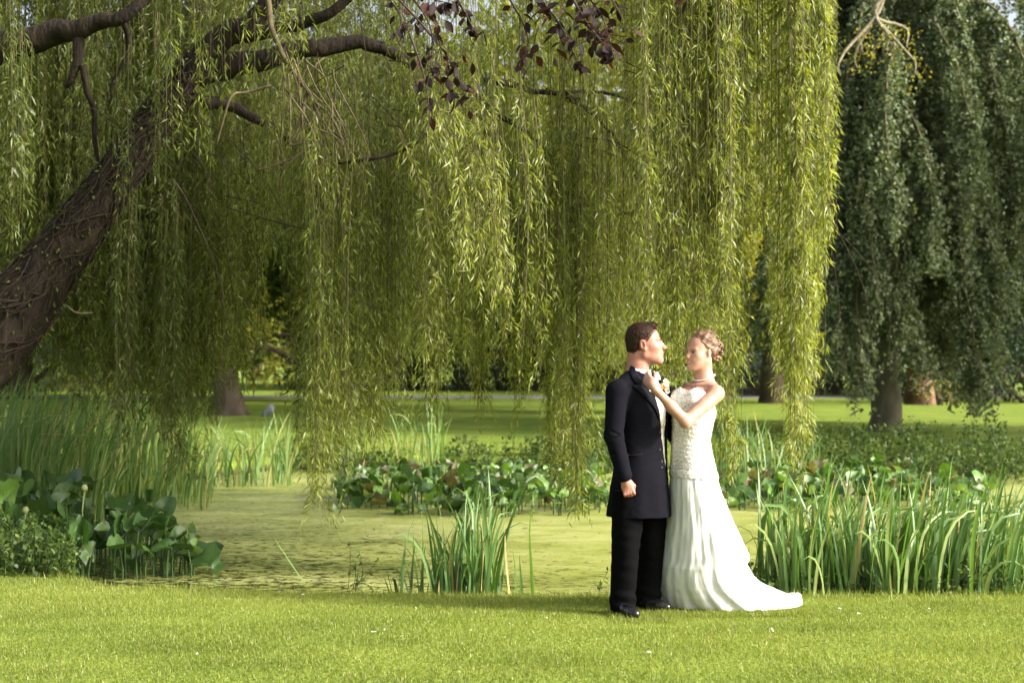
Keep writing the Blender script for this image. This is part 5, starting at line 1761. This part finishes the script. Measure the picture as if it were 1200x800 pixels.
    Tf.loft([(.018, x(728.5), DEP - .09, .088, .076), (.10, x(727.5), DEP - .085, .086, .075), (.16, x(729), DEP - .08, .080, .074), (.40, x(731.5), DEP - .085, .090, .085),
             (.62, x(734), DEP - .09, .105, .10), (.78, x(737), DEP - .08, .13, .12)], fw, .01, wob=fold)
    Tf.loft([(.018, x(760), DEP + .10, .088, .076), (.12, x(760.5), DEP + .10, .088, .078), (.18, x(762), DEP + .10, .082, .076), (.40, x(764.5), DEP + .09, .092, .088),
             (.62, x(763), DEP + .09, .11, .10), (.78, x(760), DEP + .08, .13, .12)], fw, .01, wob=fold)
    gn = np.stack(np.meshgrid(*Tf.ax, indexing='ij'), -1).astype(np.float32)
    Tf.f += (noise3(gn * np.array((1, 1, 1.4), np.float32), 12, 41) * .005 + noise3(gn, 30, 42) * .0015).astype(np.float32)
    V, F = Tf.mesh()
    obj('trousers', make_mesh('trousers', V, F, M['trouser'], smooth=True), e)
    for (px, dy, ang, zz) in ((727, -.12, -62, 0), (756, .07, -30, 0)):
        S = Field((x(px) - .16, DEP + dy - .33, -.02), (x(px) + .34, DEP + dy + .2, .13), .005)
        d = np.array((math.cos(math.radians(ang)), math.sin(math.radians(ang)), 0))
        c0 = np.array((x(px), DEP + dy, 0))
        S.cap(c0 + (0, 0, .045), c0 + d * .12 + (0, 0, .034), .038, .036, .02)
        S.cap(c0 + d * .10 + (0, 0, .032), c0 + d * .155 + (0, 0, .028), .038, .030, .02)
        S.cap(c0 + (0, 0, .06), c0 + (0, 0, .10), .034, .03, .02)
        S.op(lambda X, Y, Z: Z - .002, S.lo, S.lo + S.n * S.h, .004, 'cut')
        V, F = S.mesh()
        obj('shoe', make_mesh('shoe', V, F, M['shoe'], smooth=True), e)
    # ---- waistcoat and shirt under the coat
    Wc = Field((.55, DEP - .42, .86), (1.12, DEP + .42, 1.60), .006)
    Wc.loft([(z(443), x(750), DEP, .085, .12), (z(455), x(751), DEP, .118, .165), (z(480), x(753.5), DEP, .130, .182), (z(510), x(752.5), DEP, .124, .17), (z(545), x(752), DEP, .138, .178), (z(562), x(752), DEP, .14, .18)], fw, .01)
    # ---- coat
    Cf = Field((.50, DEP - .46, .58), (1.10, DEP + .46, 1.60), .0062)
    drape = lambda th, Z: (.012 * np.sin(th * 5 + 2 * Z) + .012 * np.sin(9 * th + 4 * Z)) * np.clip((.95 - Z) * 3, 0, 1) + .006 * np.sin(18 * Z + 3 * th)
    Cf.loft([(z(436), x(745), DEP, .070, .085), (z(441), x(747), DEP, .092, .13), (z(447), x(749), DEP, .112, .165), (z(460), x(752), DEP, .135, .192), (z(480), x(754), DEP, .144, .198),
             (z(512), x(753), DEP, .138, .185), (z(540), x(751), DEP, .152, .190), (z(570), x(749.5), DEP, .176, .200), (z(604), x(748), DEP, .200, .212)], fw, .02, wob=drape)
    Cf.cap(fp(722, 457, -.150), fp(746, 443, -.03), .062, .050, .05)
    Cf.cap(fp(776, 457, .150), fp(752, 443, .03), .062, .050, .05)
    Cf.cap(fp(720.5, 459, -.165), fp(716.5, 509, -.205), .068, .060, .03)
    Cf.cap(fp(716.5, 509, -.205), fp(728, 553, -.238), .060, .050, .02)
    Cf.cap(fp(776, 459, .16), fp(792, 505, .27), .068, .060, .03)
    Cf.cap(fp(792, 505, .27), fp(803, 524, .29), .060, .048, .02)
    # creases on the near sleeve
    for (p, q) in (((707, 500), (724, 508)), ((708, 514), (726, 506)), ((712, 530), (726, 522)), ((716, 470), (728, 492))):
        Cf.cap(fp(*p, -.262), fp(*q, -.258), .006, .004, .012, 'cut')
    gn = np.stack(np.meshgrid(*Cf.ax, indexing='ij'), -1).astype(np.float32)
    Cf.f += (noise3(gn * np.array((1, 1, .6), np.float32), 13, 31) * .0045 + noise3(gn, 34, 32) * .0014).astype(np.float32)
    # cut the cuff square
    def cuff(X, Y, Z):
        d = (X - x(731)) * .25 + (Z - z(560)) * -1.0
        return np.maximum(-(d), np.sqrt((X - x(731)) ** 2 + (Y - DEP + .245) ** 2) - .056)
    Cf.op(cuff, (x(731) - .08, DEP - .34, z(585)), (x(731) + .08, DEP - .175, z(552)), .004, 'cut')
    # open front
    fx, fy = fw
    cx0, cy0 = x(753), DEP

    def opening(X, Y, Z):
        dx, dy = X - cx0, Y - cy0
        u = dx * fx + dy * fy; v = -dx * fy + dy * fx        # v > 0: far side
        zz = Z
        vl = np.interp(zz, [z(604), z(552), z(498), z(470), z(445), z(430)], [.115, .07, .0, -.035, -.065, -.075])
        vr = np.interp(zz, [z(604), z(552), z(498), z(470), z(445), z(430)], [.118, .095, .095, .10, .085, .07])
        return np.maximum(np.maximum(vl - v, v - vr), .055 - u)
    Cf.op(opening, Cf.lo, Cf.lo + Cf.n * Cf.h, .004, 'cut')
    # coat only as thick cloth: hollow it out below the waistcoat and round the neck
    Cf.ell(fp(749, 434, 0), (.072, .080, .05), None, .006, 'cut')
    V, F = Cf.mesh()
    coat = obj('coat', make_mesh('coat', V, F, M['coat'], smooth=True), e)
    V, F = Wc.mesh()
    obj('waistcoat', make_mesh('waistcoat', V, F, M['waistcoat'], smooth=True), e)
    # waistcoat points
    slab('waistcoat_point', [(774, 538), (775.5, 550), (776.5, 551)], [(781, 538), (779, 546), (777, 551)], 6, 3, Wc, .012, .004, M['waistcoat'], e)
    slab('waistcoat_strap', [(780, 535), (782, 543), (784, 549)], [(781.5, 534), (783.5, 542), (785, 548)], 6, 2, Wc, .014, .004, M['waistcoat'], e)
    # lapels
    la = slab('lapel', [(738.5, 452), (746, 458.5), (756, 468), (765, 479), (771.5, 493)], [(744.5, 449.5), (752, 452), (760, 459), (768, 472), (773.2, 494)], 26, 8, Cf, .004, .006, M['lapel'], coat, .004)
    lb = slab('collar', [(739, 427), (736.5, 433), (738, 442), (743.5, 449)], [(742.5, 429), (745, 437), (750, 444), (755, 452)], 18, 6, Cf, .004, .007, M['lapel'], coat, .004)
    # far lapel behind the flower
    slab('lapel', [(771, 442), (776, 452), (779, 462), (781, 476)], [(775, 443), (783, 455), (786, 466), (785, 480)], 16, 5, Cf, .004, .006, M['lapel'], coat, .003)
    # front edge of the near panel, seams and pocket welt
    slab('pocket_welt', [(733, 530), (741, 530.5), (750, 529)], [(733, 532.4), (741, 532.8), (750, 531)], 10, 3, Cf, .001, .0025, M['lapel'], coat)
    for (px, py) in ((770.5, 505.5), (771, 526), (773, 546.5)):
        yy = float(Cf.front(np.array([x(px)]), np.array([z(py)]))[0])
        V, F = ball((x(px), yy - .003, z(py)), (.0085, .005, .0085), 2)
        obj('button', make_mesh('button', V, F, M['button'], smooth=True), coat)
    for k, py in enumerate((470, 484, 498, 513, 527)):
        px = (769, 776, 778, 778, 778)[k]
        yy = float(Wc.front(np.array([x(px)]), np.array([z(py)]))[0])
        V, F = ball((x(px), yy - .002, z(py)), (.0052, .004, .0052), 1)
        obj('button', make_mesh('button', V, F, M['pearl'], smooth=True), e)
    # shirt collar: a standing band round the neck with two wings
    nb = 44
    th = np.linspace(-PI * .93, PI * .93, nb)
    ax0 = fp(749.5, 437, -.0)
    V, Fq = [], []
    for k, t in enumerate(th):                              # t = 0 at the back
        d = np.array((-math.cos(t) * fw[0] + math.sin(t) * fw[1], -math.cos(t) * fw[1] - math.sin(t) * fw[0], 0))
        up = .030 * (math.cos(t) + 1) / 2
        base = ax0 + d * np.array((.070, .073, 0)) + (0, 0, -.022)
        for (q, h) in ((0, 0), (1, .040)):
            for o_ in (0, .006):
                V.append(base + d * (o_ - q * .008) + (0, 0, h + up * .9))
    V = np.array(V)
    for k in range(nb - 1):
        a0 = k * 4; b0 = a0 + 4
        Fq += [(a0 + 1, b0 + 1, b0 + 3, a0 + 3), (a0, a0 + 2, b0 + 2, b0), (a0 + 2, a0 + 3, b0 + 3, b0 + 2), (a0, b0, b0 + 1, a0 + 1)]
    Fq += [(0, 1, 3, 2), ((nb - 1) * 4, (nb - 1) * 4 + 2, (nb - 1) * 4 + 3, (nb - 1) * 4 + 1)]
    obj('shirt_collar', make_mesh('shirt_collar', V, np.array(Fq), M['shirt'], smooth=False), e)
    slab('collar_wing', [(764.5, 435), (768, 441), (769, 445)], [(766, 433), (773, 440), (774.5, 445)], 6, 4, Wc, .022, .004, M['white_cloth'], e)
    # shirt front and cravat
    slab('shirt_front', [(753, 441), (757, 452), (766, 470), (771, 486)], [(770, 441), (774, 452), (776, 466), (776, 484)], 16, 6, Wc, .004, .004, M['white_cloth'], e)
    slab('waistcoat_front', [(758, 456), (764, 467), (770, 481), (773, 500)], [(761, 455), (768, 468), (777, 482), (782, 500)], 16, 5, Wc, .011, .004, M['waistcoat'], e)
    slab('cravat', [(763, 443), (763, 450), (764, 458), (768, 464)], [(770, 443), (773, 451), (773.5, 459), (771, 465)], 14, 7, Wc, .016, .006, M['cravat'], e, .008)
    # boutonniere pinned on the far lapel
    bt = obj('boutonniere', None, e) if False else None
    yb = float(Cf.front(np.array([x(779)]), np.array([z(455)]))[0]) - .03
    acc = Acc()
    c0 = np.array((x(779.8), yb, z(452.5)))
    for k in range(46):
        u = rand_unit(1, r)[0]; u[1] = -abs(u[1]) * .7
        rad = r.uniform(.004, .017)
        V, F = kites((c0 + u * rad)[None], (u + (0, 0, .7) + r.normal(0, .3, 3))[None], (u + (0, -1, 0))[None], .022, .022, .5)
        acc.add(V, F, r.uniform(0, 1))
    for dd in ((.012, 0, -.030), (.004, 0, .026)):
        for k in range(18):
            u = rand_unit(1, r)[0]; u[1] = -abs(u[1])
            V, F = kites((c0 + np.array(dd) + u * .008)[None], u[None], (u + (0, -1, 0))[None], .018, .018, .5)
            acc.add(V, F, r.uniform(0, 1))
    V, F = ball(c0, (.018, .014, .02), 2)
    acc.add(V, F, .5)
    bo = obj('boutonniere', acc.mesh('boutonniere', M['rose']), coat)
    bo['label'] = 'cream rose buttonhole with an orange bloom'
    acc = Acc()
    c1 = c0 + np.array((-.024, -.022, -.006))
    V, F = ball(c1, (.015, .012, .018), 2); acc.add(V, F, .5)
    for k in range(34):
        u = rand_unit(1, r)[0]
        V, F = kites((c1 + u * .010)[None], (u + r.normal(0, .4, 3))[None], (u + (0, -1, 0))[None], .014, .012, .5)
        acc.add(V, F, r.uniform(0, 1))
    obj('orange_bloom', acc.mesh('orange_bloom', M['orange_bloom']), bo)
    acc = Acc()
    P = rand_unit(14, r)
    V, F = kites(np.repeat(c0[None], 14, 0) + P * .01 + (-.012, .01, .0), P * (1, .3, 1) + (-.2, 0, .2), rand_unit(14, r) + (0, -1, 0), r.uniform(.03, .05, 14), .013, .5)
    acc.add(V, F, .4)
    add_tube(acc, [c0, c0 + (.006, 0, -.03), c0 + (.01, .004, -.07)], .004, 6, tint=.2)
    obj('green_leaf', acc.mesh('green_leaf', M['lily']), bo)
    return Cf


# ------------------------------------------------------------------ bride
def bride(Cf):
    e = empty('person', (1.2, DEP + .1, 0), 'woman in a white strapless wedding dress with her hand on his collar', 'person')
    r = np.random.default_rng(13)
    z = lambda py: (716 - py) / 184.6
    x = lambda px: (px - 600) / 184.6
    D0 = DEP + .04
    a = math.radians(180 + 48)
    fw = (math.cos(a), math.sin(a))
    B = Field((.76, DEP - .36, .02), (1.40, DEP + .44, 1.82), .0050)
    fr = head_frame(fp(823.5, 413.5, .04), math.radians(180 + 30), math.radians(-3), 0, .93)
    W = head_sdf(B, fr, {'nose': 1.0, 'fem': 1, 'smile': 1, 'ear': .95})
    Rm_, cc, s = fr
    loc = lambda c: (c - cc) @ Rm_ / s
    B.cap(W(-.012, 0, -.05), fp(826, 446, .05), .052, .056, .03)
    B.cap(fp(826, 446, .05), fp(828, 455, .05), .055, .075, .04)
    # trapezius, shoulders, chest
    B.cap(fp(828, 449, .05), fp(836.5, 459, -.085), .034, .042, .035)
    B.cap(fp(826, 449, .05), fp(806, 459, .17), .034, .042, .035)
    B.loft([(z(452), x(823), D0, .058, .12), (z(462), x(817.5), D0, .098, .142), (z(474), x(814.5), D0, .108, .14), (z(490), x(813), D0, .098, .125), (z(515), x(811), D0, .09, .115),
            (z(535), x(811.5), D0, .10, .13), (z(556), x(813.5), D0, .125, .15), (z(580), x(815), D0, .12, .155)], fw, .03)
    f3 = np.array((fw[0], fw[1], 0)); l3 = np.array((-fw[1], fw[0], 0))
    cb = fp(815.5, 464, .04)
    for q in (-1, 1): B.ell(cb + f3 * .078 + l3 * .062 * q, (.056, .056, .052), None, .03)
    # collar bones
    for q in (-1, 1): B.cap(fp(821, 451, .04) + f3 * .055 + l3 * .012 * q, fp(822, 449.5, .04) + f3 * .02 + l3 * .11 * q, .009, .008, .014)
    # near arm raised to his collar
    sh = fp(837, 462, -.095); el = fp(798, 492.5, -.235); wr = fp(761.5, 452.5, -.215)
    B.cap(sh, el, .0455, .036, .03); B.cap(sh + (0, 0, .01), sh * .6 + el * .4, .044, .040, .02)
    B.cap(el, el * .55 + wr * .45, .037, .033, .02); B.cap(el * .6 + wr * .4, wr, .034, .0235, .02)
    # far arm round his back
    B.cap(fp(805, 461, .18), fp(786, 486, .30), .042, .035, .03); B.cap(fp(786, 486, .30), fp(762, 470, .27), .034, .024, .02)
    B.ell(fp(756, 466, .255), (.05, .02, .035), None, .02)
    for q in range(4): B.cap(fp(752, 460 + 4 * q, .25), fp(742 + abs(q - 1), 459 + 4.4 * q, .235), .0085, .0068, .004)
    B.cap(fp(806, 585, .0), fp(806, 700, .05), .085, .045, .03); B.cap(fp(820, 585, .10), fp(822, 700, .15), .085, .045, .03)
    # near hand: fingers folded over the coat collar, two of them reaching up
    f = nrm(fp(750.5, 437.5, -.165) - wr); b_ = nrm(np.array((-.35, -1, -.25)))
    ac = nrm(np.cross(b_, f)); b_ = np.cross(f, ac)
    Rh = np.stack([f, ac, b_], 1)
    up = 1 if (Rh @ np.array((0, 1, 0)))[2] > 0 else -1
    js = [([(.062, .026 * up, 0), (.092, .030 * up, .001), (.112, .036 * up, -.005), (.128, .044 * up, -.010)], .0088, .0062),
          ([(.064, .010 * up, .002), (.096, .009 * up, .004), (.114, .014 * up, -.010), (.124, .020 * up, -.022)], .0092, .0066),
          ([(.062, -.008 * up, .002), (.092, -.010 * up, .002), (.104, -.010 * up, -.016), (.100, -.008 * up, -.032)], .0090, .0066),
          ([(.056, -.025 * up, 0), (.080, -.030 * up, -.001), (.090, -.032 * up, -.016), (.084, -.030 * up, -.028)], .0080, .0060),
          ([(.018, .026 * up, -.006), (.045, .046 * up, -.014), (.070, .058 * up, -.022), (.088, .066 * up, -.026)], .0105, .0072)]
    hand_sdf(B, wr, Rh, js, s=.90)
    V, F = B.mesh()

    def lipt(c):
        l = loc(c); return (l[:, 0] > .098) & (np.abs(l[:, 2] + .0580) < .0112) & (np.abs(l[:, 1]) < .029 - .8 * np.abs(l[:, 2] + .0585))
    obj('body', make_mesh('body', V, F, [M['skin_f'], M['lip']], smooth=True, mat_idx=material_by(V, F, [(1, lipt)])), e)
    eyes_and_brows(W, fr, e, M['hair_f'], 1)
    V, F = ball(W(.1115, 0, -.0570), np.array((.007, .018, .0036)) * s, 2)
    V = (V - W(.1115, 0, -.0570)) @ Rm_.T + W(.1115, 0, -.0570)
    obj('teeth', make_mesh('teeth', V, F, M['teeth'], smooth=True), e)
    # ---- hair
    H = Field(cc - .17, cc + .22, .004)
    H.ell(W(-.012, 0, .057), np.array((.102, .084, .090)) * s, Rm_, .01)
    H.ell(W(-.050, 0, .020), np.array((.066, .072, .070)) * s, Rm_, .02)
    H.ell(W(-.030, 0, .118), np.array((.075, .06, .035)) * s, Rm_, .02)

    def keep(X, Y, Z):
        d = np.stack([X - cc[0], Y - cc[1], Z - cc[2]], -1) @ Rm_ / s
        lx, ly, lz = d[..., 0], np.abs(d[..., 1]), d[..., 2]
        lim = np.interp(lz, [-.2, -.04, -.01, .01, .035, .06, .09, .12, .2], [-.05, -.045, -.030, -.012, .022, .040, .062, .075, .09])
        return np.maximum(lx - lim, -.045 - lz)
    sl, g = H._sub(cc - .3, cc + .3)
    X_, Y_, Z_ = g
    wave = .0035 * np.sin(((X_ - cc[0]) * 60 + (Z_ - cc[2]) * 95)) + .002 * np.sin((X_ - cc[0]) * 140 - (Z_ - cc[2]) * 90)
    kd = keep(*g).astype(np.float32) * s
    H.f[sl] = np.maximum(H.f[sl] + wave.astype(np.float32) + .008 * np.clip(1 + kd / .022, 0, 1) ** 2, kd)
    HV, HF = H.mesh()
    ho = obj('hair', make_mesh('hair', HV, HF, M['hair_f'], smooth=True), e)
    bun = W(-.105, 0, .018)
    def hd(c, nn):
        d = nrm(bun - c); d = d - nn * (d * nn).sum(1)[:, None]
        return d + rand_unit(len(c), r) * .14 + nn * .12
    hair_blades(HV, HF, 3200, hd, .030, .0022, M['hair_f_strand'], 'swept_strands', ho, r, -.001)
    # curls of the bun
    acc = Acc()
    V, F = ball(bun, (.050 * s, .060 * s, .062 * s), 3)
    acc.add(V, F, .1)
    for k in range(54):
        u = rand_unit(1, r)[0]
        u = nrm(u + np.array(Rm_ @ np.array((-.35, 0, 0))))
        c = bun + u * np.array((.052, .058, .064)) * s * r.uniform(.9, 1.12)
        t1 = nrm(np.cross(u, rand_unit(1, r)[0])); t2 = np.cross(u, t1)
        R0 = r.uniform(.010, .019); tt = np.linspace(0, r.uniform(1.2, 2.2) * PI, 13)
        P = c + (np.cos(tt)[:, None] * t1 + np.sin(tt)[:, None] * t2) * R0 * (1 - .25 * tt / 6)[:, None] + u * (.010 * np.sin(tt * .7))[:, None]
        add_tube(acc, P, np.interp(np.linspace(0, 1, 13), [0, .3, .8, 1], [.003, .0068, .006, .002]), 6, .08, tint=r.uniform(0, 1))
    obj('bun', acc.mesh('bun', M['hair_f_strand'], True), ho)
    # loose tendril by the cheek
    acc = Acc()
    for y_ in (-1, 1):
        add_tube(acc, smooth_path([W(.070, .058 * y_, .075), W(.086, .072 * y_, .045), W(.080, .078 * y_, .01), W(.088, .070 * y_, -.012)] if y_ < 0 else
                                  [W(.012, .082, .02), W(.020, .086, -.01), W(.012, .083, -.04)], 14), np.linspace(.0028, .001, 14), 5, 0, False, .4)
    obj('tendril', acc.mesh('tendril', M['hair_f_strand'], True), ho)
    # ---- necklace
    acc = Acc()
    for k in range(66):
        t = k / 66 * 2 * PI
        d = f3 * math.cos(t) * .066 + l3 * math.sin(t) * .070
        p = fp(826, 441.5, .045) + d + np.array((0, 0, -.020 * math.cos(t) - .004 * math.cos(2 * t)))
        V, F = ball(p, .0042, 1)
        acc.add(V, F)
    obj('necklace', acc.mesh('necklace', M['pearl'], True), e)

    # ---- dress
    dress = tag(empty('dress', (0, 0, 0)), 'white strapless dress with beaded lace bodice, draped skirt and short train')
    place(dress, e)
    ty = [450, 460, 470, 480, 490, 500, 515, 530, 545, 556]
    tL = [800, 789.5, 787, 787.5, 788.5, 788.8, 788.2, 787, 786.5, 786]
    tR = [843, 844, 843, 841.5, 838.5, 836, 833.2, 835, 839, 841.5]
    tb = [.13, .165, .175, .168, .158, .150, .142, .150, .165, .175]
    NT = 150
    th = np.arange(NT) / NT * 2 * PI
    thf = a % (2 * PI)
    dl = np.abs((th - thf + PI) % (2 * PI) - PI)
    sm = lambda u: u * u * (3 - 2 * u)
    ytop = 457.5 + 27 * sm(np.clip((dl - .75) / 1.4, 0, 1)) - 4.0 * np.exp(-((dl - .50) / .26) ** 2) + 2.5 * np.exp(-(dl / .16) ** 2)
    NR = 84
    V = []
    for q in range(NR):
        t = q / (NR - 1)
        py = ytop + (556 - ytop) * t
        L = np.interp(py, ty, tL); R_ = np.interp(py, ty, tR); b = np.interp(py, ty, tb)
        cx = (x(L) + x(R_)) / 2; hw = (x(R_) - x(L)) / 2
        ex = .5 * (hw + b)
        # bust
        bust = np.exp(-((py - 466) / 11) ** 2) * (np.exp(-((dl - .55) / .33) ** 2) * .016 - .004 * np.exp(-(dl / .15) ** 2))
        ruch = .0012 * np.sin(py * 1.25 + 1.6 * np.sin(th * 2 + 1) + .9 * np.sin(th * 5)) * np.clip((py - 484) / 8, 0, 1) * np.clip((548 - py) / 8, 0, 1)
        P = np.stack([cx + (hw + bust + ruch) * np.cos(th), D0 + (b + bust + ruch) * np.sin(th), z(py)], 1)
        V.append(P)
    V = np.array(V)
    # beaded relief
    nz = noise3(V.reshape(-1, 3), 95, 5) * .0012 + noise3(V.reshape(-1, 3), 190, 6) * .0008
    out_ = np.tile(np.stack([np.cos(th), np.sin(th), 0 * th], 1)[None], (NR, 1, 1)).reshape(-1, 3)
    Vo = V.reshape(-1, 3) + out_ * nz[:, None]
    Vi = V.reshape(-1, 3) - out_ * .005
    i, j = np.meshgrid(np.arange(NR - 1), np.arange(NT), indexing='ij')
    a0 = (i * NT + j).ravel(); b0 = (i * NT + (j + 1) % NT).ravel()
    F = np.stack([a0, a0 + NT, b0 + NT, b0], 1)
    n = NR * NT
    jj = np.arange(NT); j2 = (jj + 1) % NT
    top = np.stack([jj, j2, j2 + n, jj + n], 1)
    Fo = np.vstack([F[:, ::-1], F + n, top[:, ::-1]])
    bod = obj('bodice', make_mesh('bodice', np.vstack([Vo, Vi]), Fo, M['lace'], smooth=True), dress)
    bod['label'] = 'beaded lace bodice gathered at the waist'
    # scattered beads
    acc = Acc()
    q = r.integers(0, n, 1500)
    bv, bf = ball((0, 0, 0), 1, 0) if False else (np.array([(1, 0, 0), (-1, 0, 0), (0, 1, 0), (0, -1, 0), (0, 0, 1), (0, 0, -1.)]), np.array([(0, 2, 4), (2, 1, 4), (1, 3, 4), (3, 0, 4), (2, 0, 5), (1, 2, 5), (3, 1, 5), (0, 3, 5)]))
    Vb = (Vo[q][:, None] + out_[q][:, None] * .001 + bv[None] * r.uniform(.0016, .0032, (1500, 1, 1))).reshape(-1, 3)
    Fb = (np.arange(1500)[:, None, None] * 6 + bf[None]).reshape(-1, 3)
    tag(obj('beads', make_mesh('beads', Vb, Fb, M['pearl'], smooth=True), bod), kind='stuff')
    # scalloped lace hem of the bodice
    sk_y = [548, 556, 568, 580, 600, 620, 640, 652, 658, 664, 680, 690, 700, 708, 713.5, 716.5]
    sk_L = [786.5, 786, 785.5, 785, 784, 781.5, 778, 776, 775, 774, 772, 771.2, 771, 771.8, 773.5, 777]
    sk_R = [838.5, 841, 843.5, 847, 856, 865.5, 875, 881.5, 882.5, 880, 890, 900.5, 920, 937, 948, 951]
    sk_b = [.162, .172, .182, .19, .21, .235, .262, .285, .29, .295, .32, .335, .35, .36, .365, .368]
    sk_c = [.04, .04, .045, .05, .07, .095, .13, .155, .165, .175, .22, .25, .28, .305, .32, .33]
    NT = 420; NR = 120
    th = np.arange(NT) / NT * 2 * PI
    V = []
    ph = r.uniform(0, 6.3, 12)
    for q in range(NR):
        t = q / (NR - 1)
        py = 549 + (716.3 - 549) * (t ** .92)
        L = np.interp(py, sk_y, sk_L); R_ = np.interp(py, sk_y, sk_R); b = np.interp(py, sk_y, sk_b); cy = np.interp(py, sk_y, sk_c)
        cx = (x(L) + x(R_)) / 2; hw = (x(R_) - x(L)) / 2
        A = sm(np.clip((py - 556) / 160, 0, 1))
        # long folds that slant from the hip down to the hem
        g = (py - 550) / 166
        f1 = .55 * np.sin(7 * th + 2.2 * g + ph[0]) + .8 * np.sin(11 * th - 3.2 * g + ph[1]) + .6 * np.sin(19 * th + 2.5 * g + ph[2] + 1.1 * np.sin(3 * th))
        sharp = np.sign(f1) * np.abs(f1) ** .8
        f2 = np.sin(33 * th + 6 * g + 2.0 * np.sin(4 * th + 3 * g)) * .6
        # diagonal drapes crossing the front
        u = (th - 1.5 * PI)
        dg = np.sin((u * 3.4 + g * 7.5) * 3.0 + .8 * np.sin(5 * g)) * np.exp(-(u / 1.0) ** 2) * np.exp(-((g - .62) / .28) ** 2)
        dg = np.sign(dg) * np.abs(dg) ** .7
        amp = .0016 + A * .0032
        side = 1 - .55 * np.abs(np.cos(th)) ** 4
        off = (sharp * amp + f2 * amp * .6) * side + dg * .003
        zz = np.full(NT, z(py))
        P = np.stack([cx + (hw + off) * np.cos(th), DEP + cy + (b + off) * np.sin(th), zz], 1)
        # overskirt edge: small step at the back
        V.append(P)
    V = np.array(V)
    # the front hem lifts and falls a little
    k_ = np.clip((np.arange(NR) / (NR - 1) - .8) / .2, 0, 1)[:, None]
    V[:, :, 2] += k_ * (.010 * np.sin(9 * th + 1) + .006 * np.sin(23 * th))[None]
    V[:, :, 2] = np.maximum(V[:, :, 2], .006)
    V = V.reshape(-1, 3)
    hn = nrm(np.stack([V[:, 0] - x(820), V[:, 1] - DEP - .1, 0 * V[:, 0]], 1))
    V += hn * (noise3(V * (1, 1, .22), 42, 8) * .0022 + noise3(V * (1, 1, .5), 85, 9) * .0009 + noise3(V * (.8, 1, 1) + V[:, 2:3] * (.5, 0, 0), 17, 10) * .0035)[:, None]
    i, j = np.meshgrid(np.arange(NR - 1), np.arange(NT), indexing='ij')
    a0 = (i * NT + j).ravel(); b0 = (i * NT + (j + 1) % NT).ravel()
    F = np.stack([a0, b0, b0 + NT, a0 + NT], 1)
    sk = obj('skirt', make_mesh('skirt', V, F, M['satin'], smooth=True), dress)
    # train spreading on the grass behind her
    nu, nv = 90, 34
    U = np.linspace(0, 1, nu); Vv = np.linspace(0, 1, nv)
    pts = []
    for u in U:                                              # along the train, to the right
        px = 866 + (951 - 866) * u
        yc = .27 + .05 * u
        half = (.30 - .10 * (1 - u) ** 2) * (1 - u ** 3.2) ** .5 + .012
        for v in Vv:
            yy = DEP + yc + (v - .5) * 2 * half
            rim = math.sin(PI * v)
            h = .010 + (.085 * (1 - u) ** 1.3 + .026 * math.exp(-((u - .93) / .08) ** 2) + .018) * rim ** .6
            h += .012 * math.sin(22 * v + 5 * u + 2 * math.sin(6 * u)) * rim * (1 - .4 * u) + .008 * math.sin(30 * u + 8 * v) * rim
            pts.append((x(px), yy, max(h, .006)))
    pts = np.array(pts)
    i, j = np.meshgrid(np.arange(nu - 1), np.arange(nv - 1), indexing='ij')
    a0 = (i * nv + j).ravel()
    F = np.stack([a0, a0 + nv, a0 + nv + 1, a0 + 1], 1)
    tr = obj('train', make_mesh('train', pts, F, M['satin'], smooth=True), dress)
    # upper tier of the skirt: a draped overlay ending in the small step at the back
    # lace trim between bodice and skirt
    NT = 180
    th = np.arange(NT) / NT * 2 * PI
    rows = []
    for q, (py0, o_) in enumerate(((550, .004), (553, .007), (555.5, .008), (558, .006))):
        py = py0 + (1.6 * np.abs(np.sin(th * 13)) if q > 1 else 0) + 1.5 * np.cos(th)
        L = np.interp(py, sk_y, sk_L); R_ = np.interp(py, sk_y, sk_R); b = np.interp(py, sk_y, sk_b)
        cx = (x(L) + x(R_)) / 2; hw = (x(R_) - x(L)) / 2
        rows.append(np.stack([cx + (hw + o_) * np.cos(th), D0 + (b + o_) * np.sin(th), z(py) + 0 * th], 1))
    V = np.array(rows).reshape(-1, 3)
    i, j = np.meshgrid(np.arange(3), np.arange(NT), indexing='ij')
    a0 = (i * NT + j).ravel(); b0 = (i * NT + (j + 1) % NT).ravel()
    obj('lace_trim', make_mesh('lace_trim', V, np.stack([a0, b0, b0 + NT, a0 + NT], 1), M['lace'], smooth=True), bod)


Cf = groom()
bride(Cf)
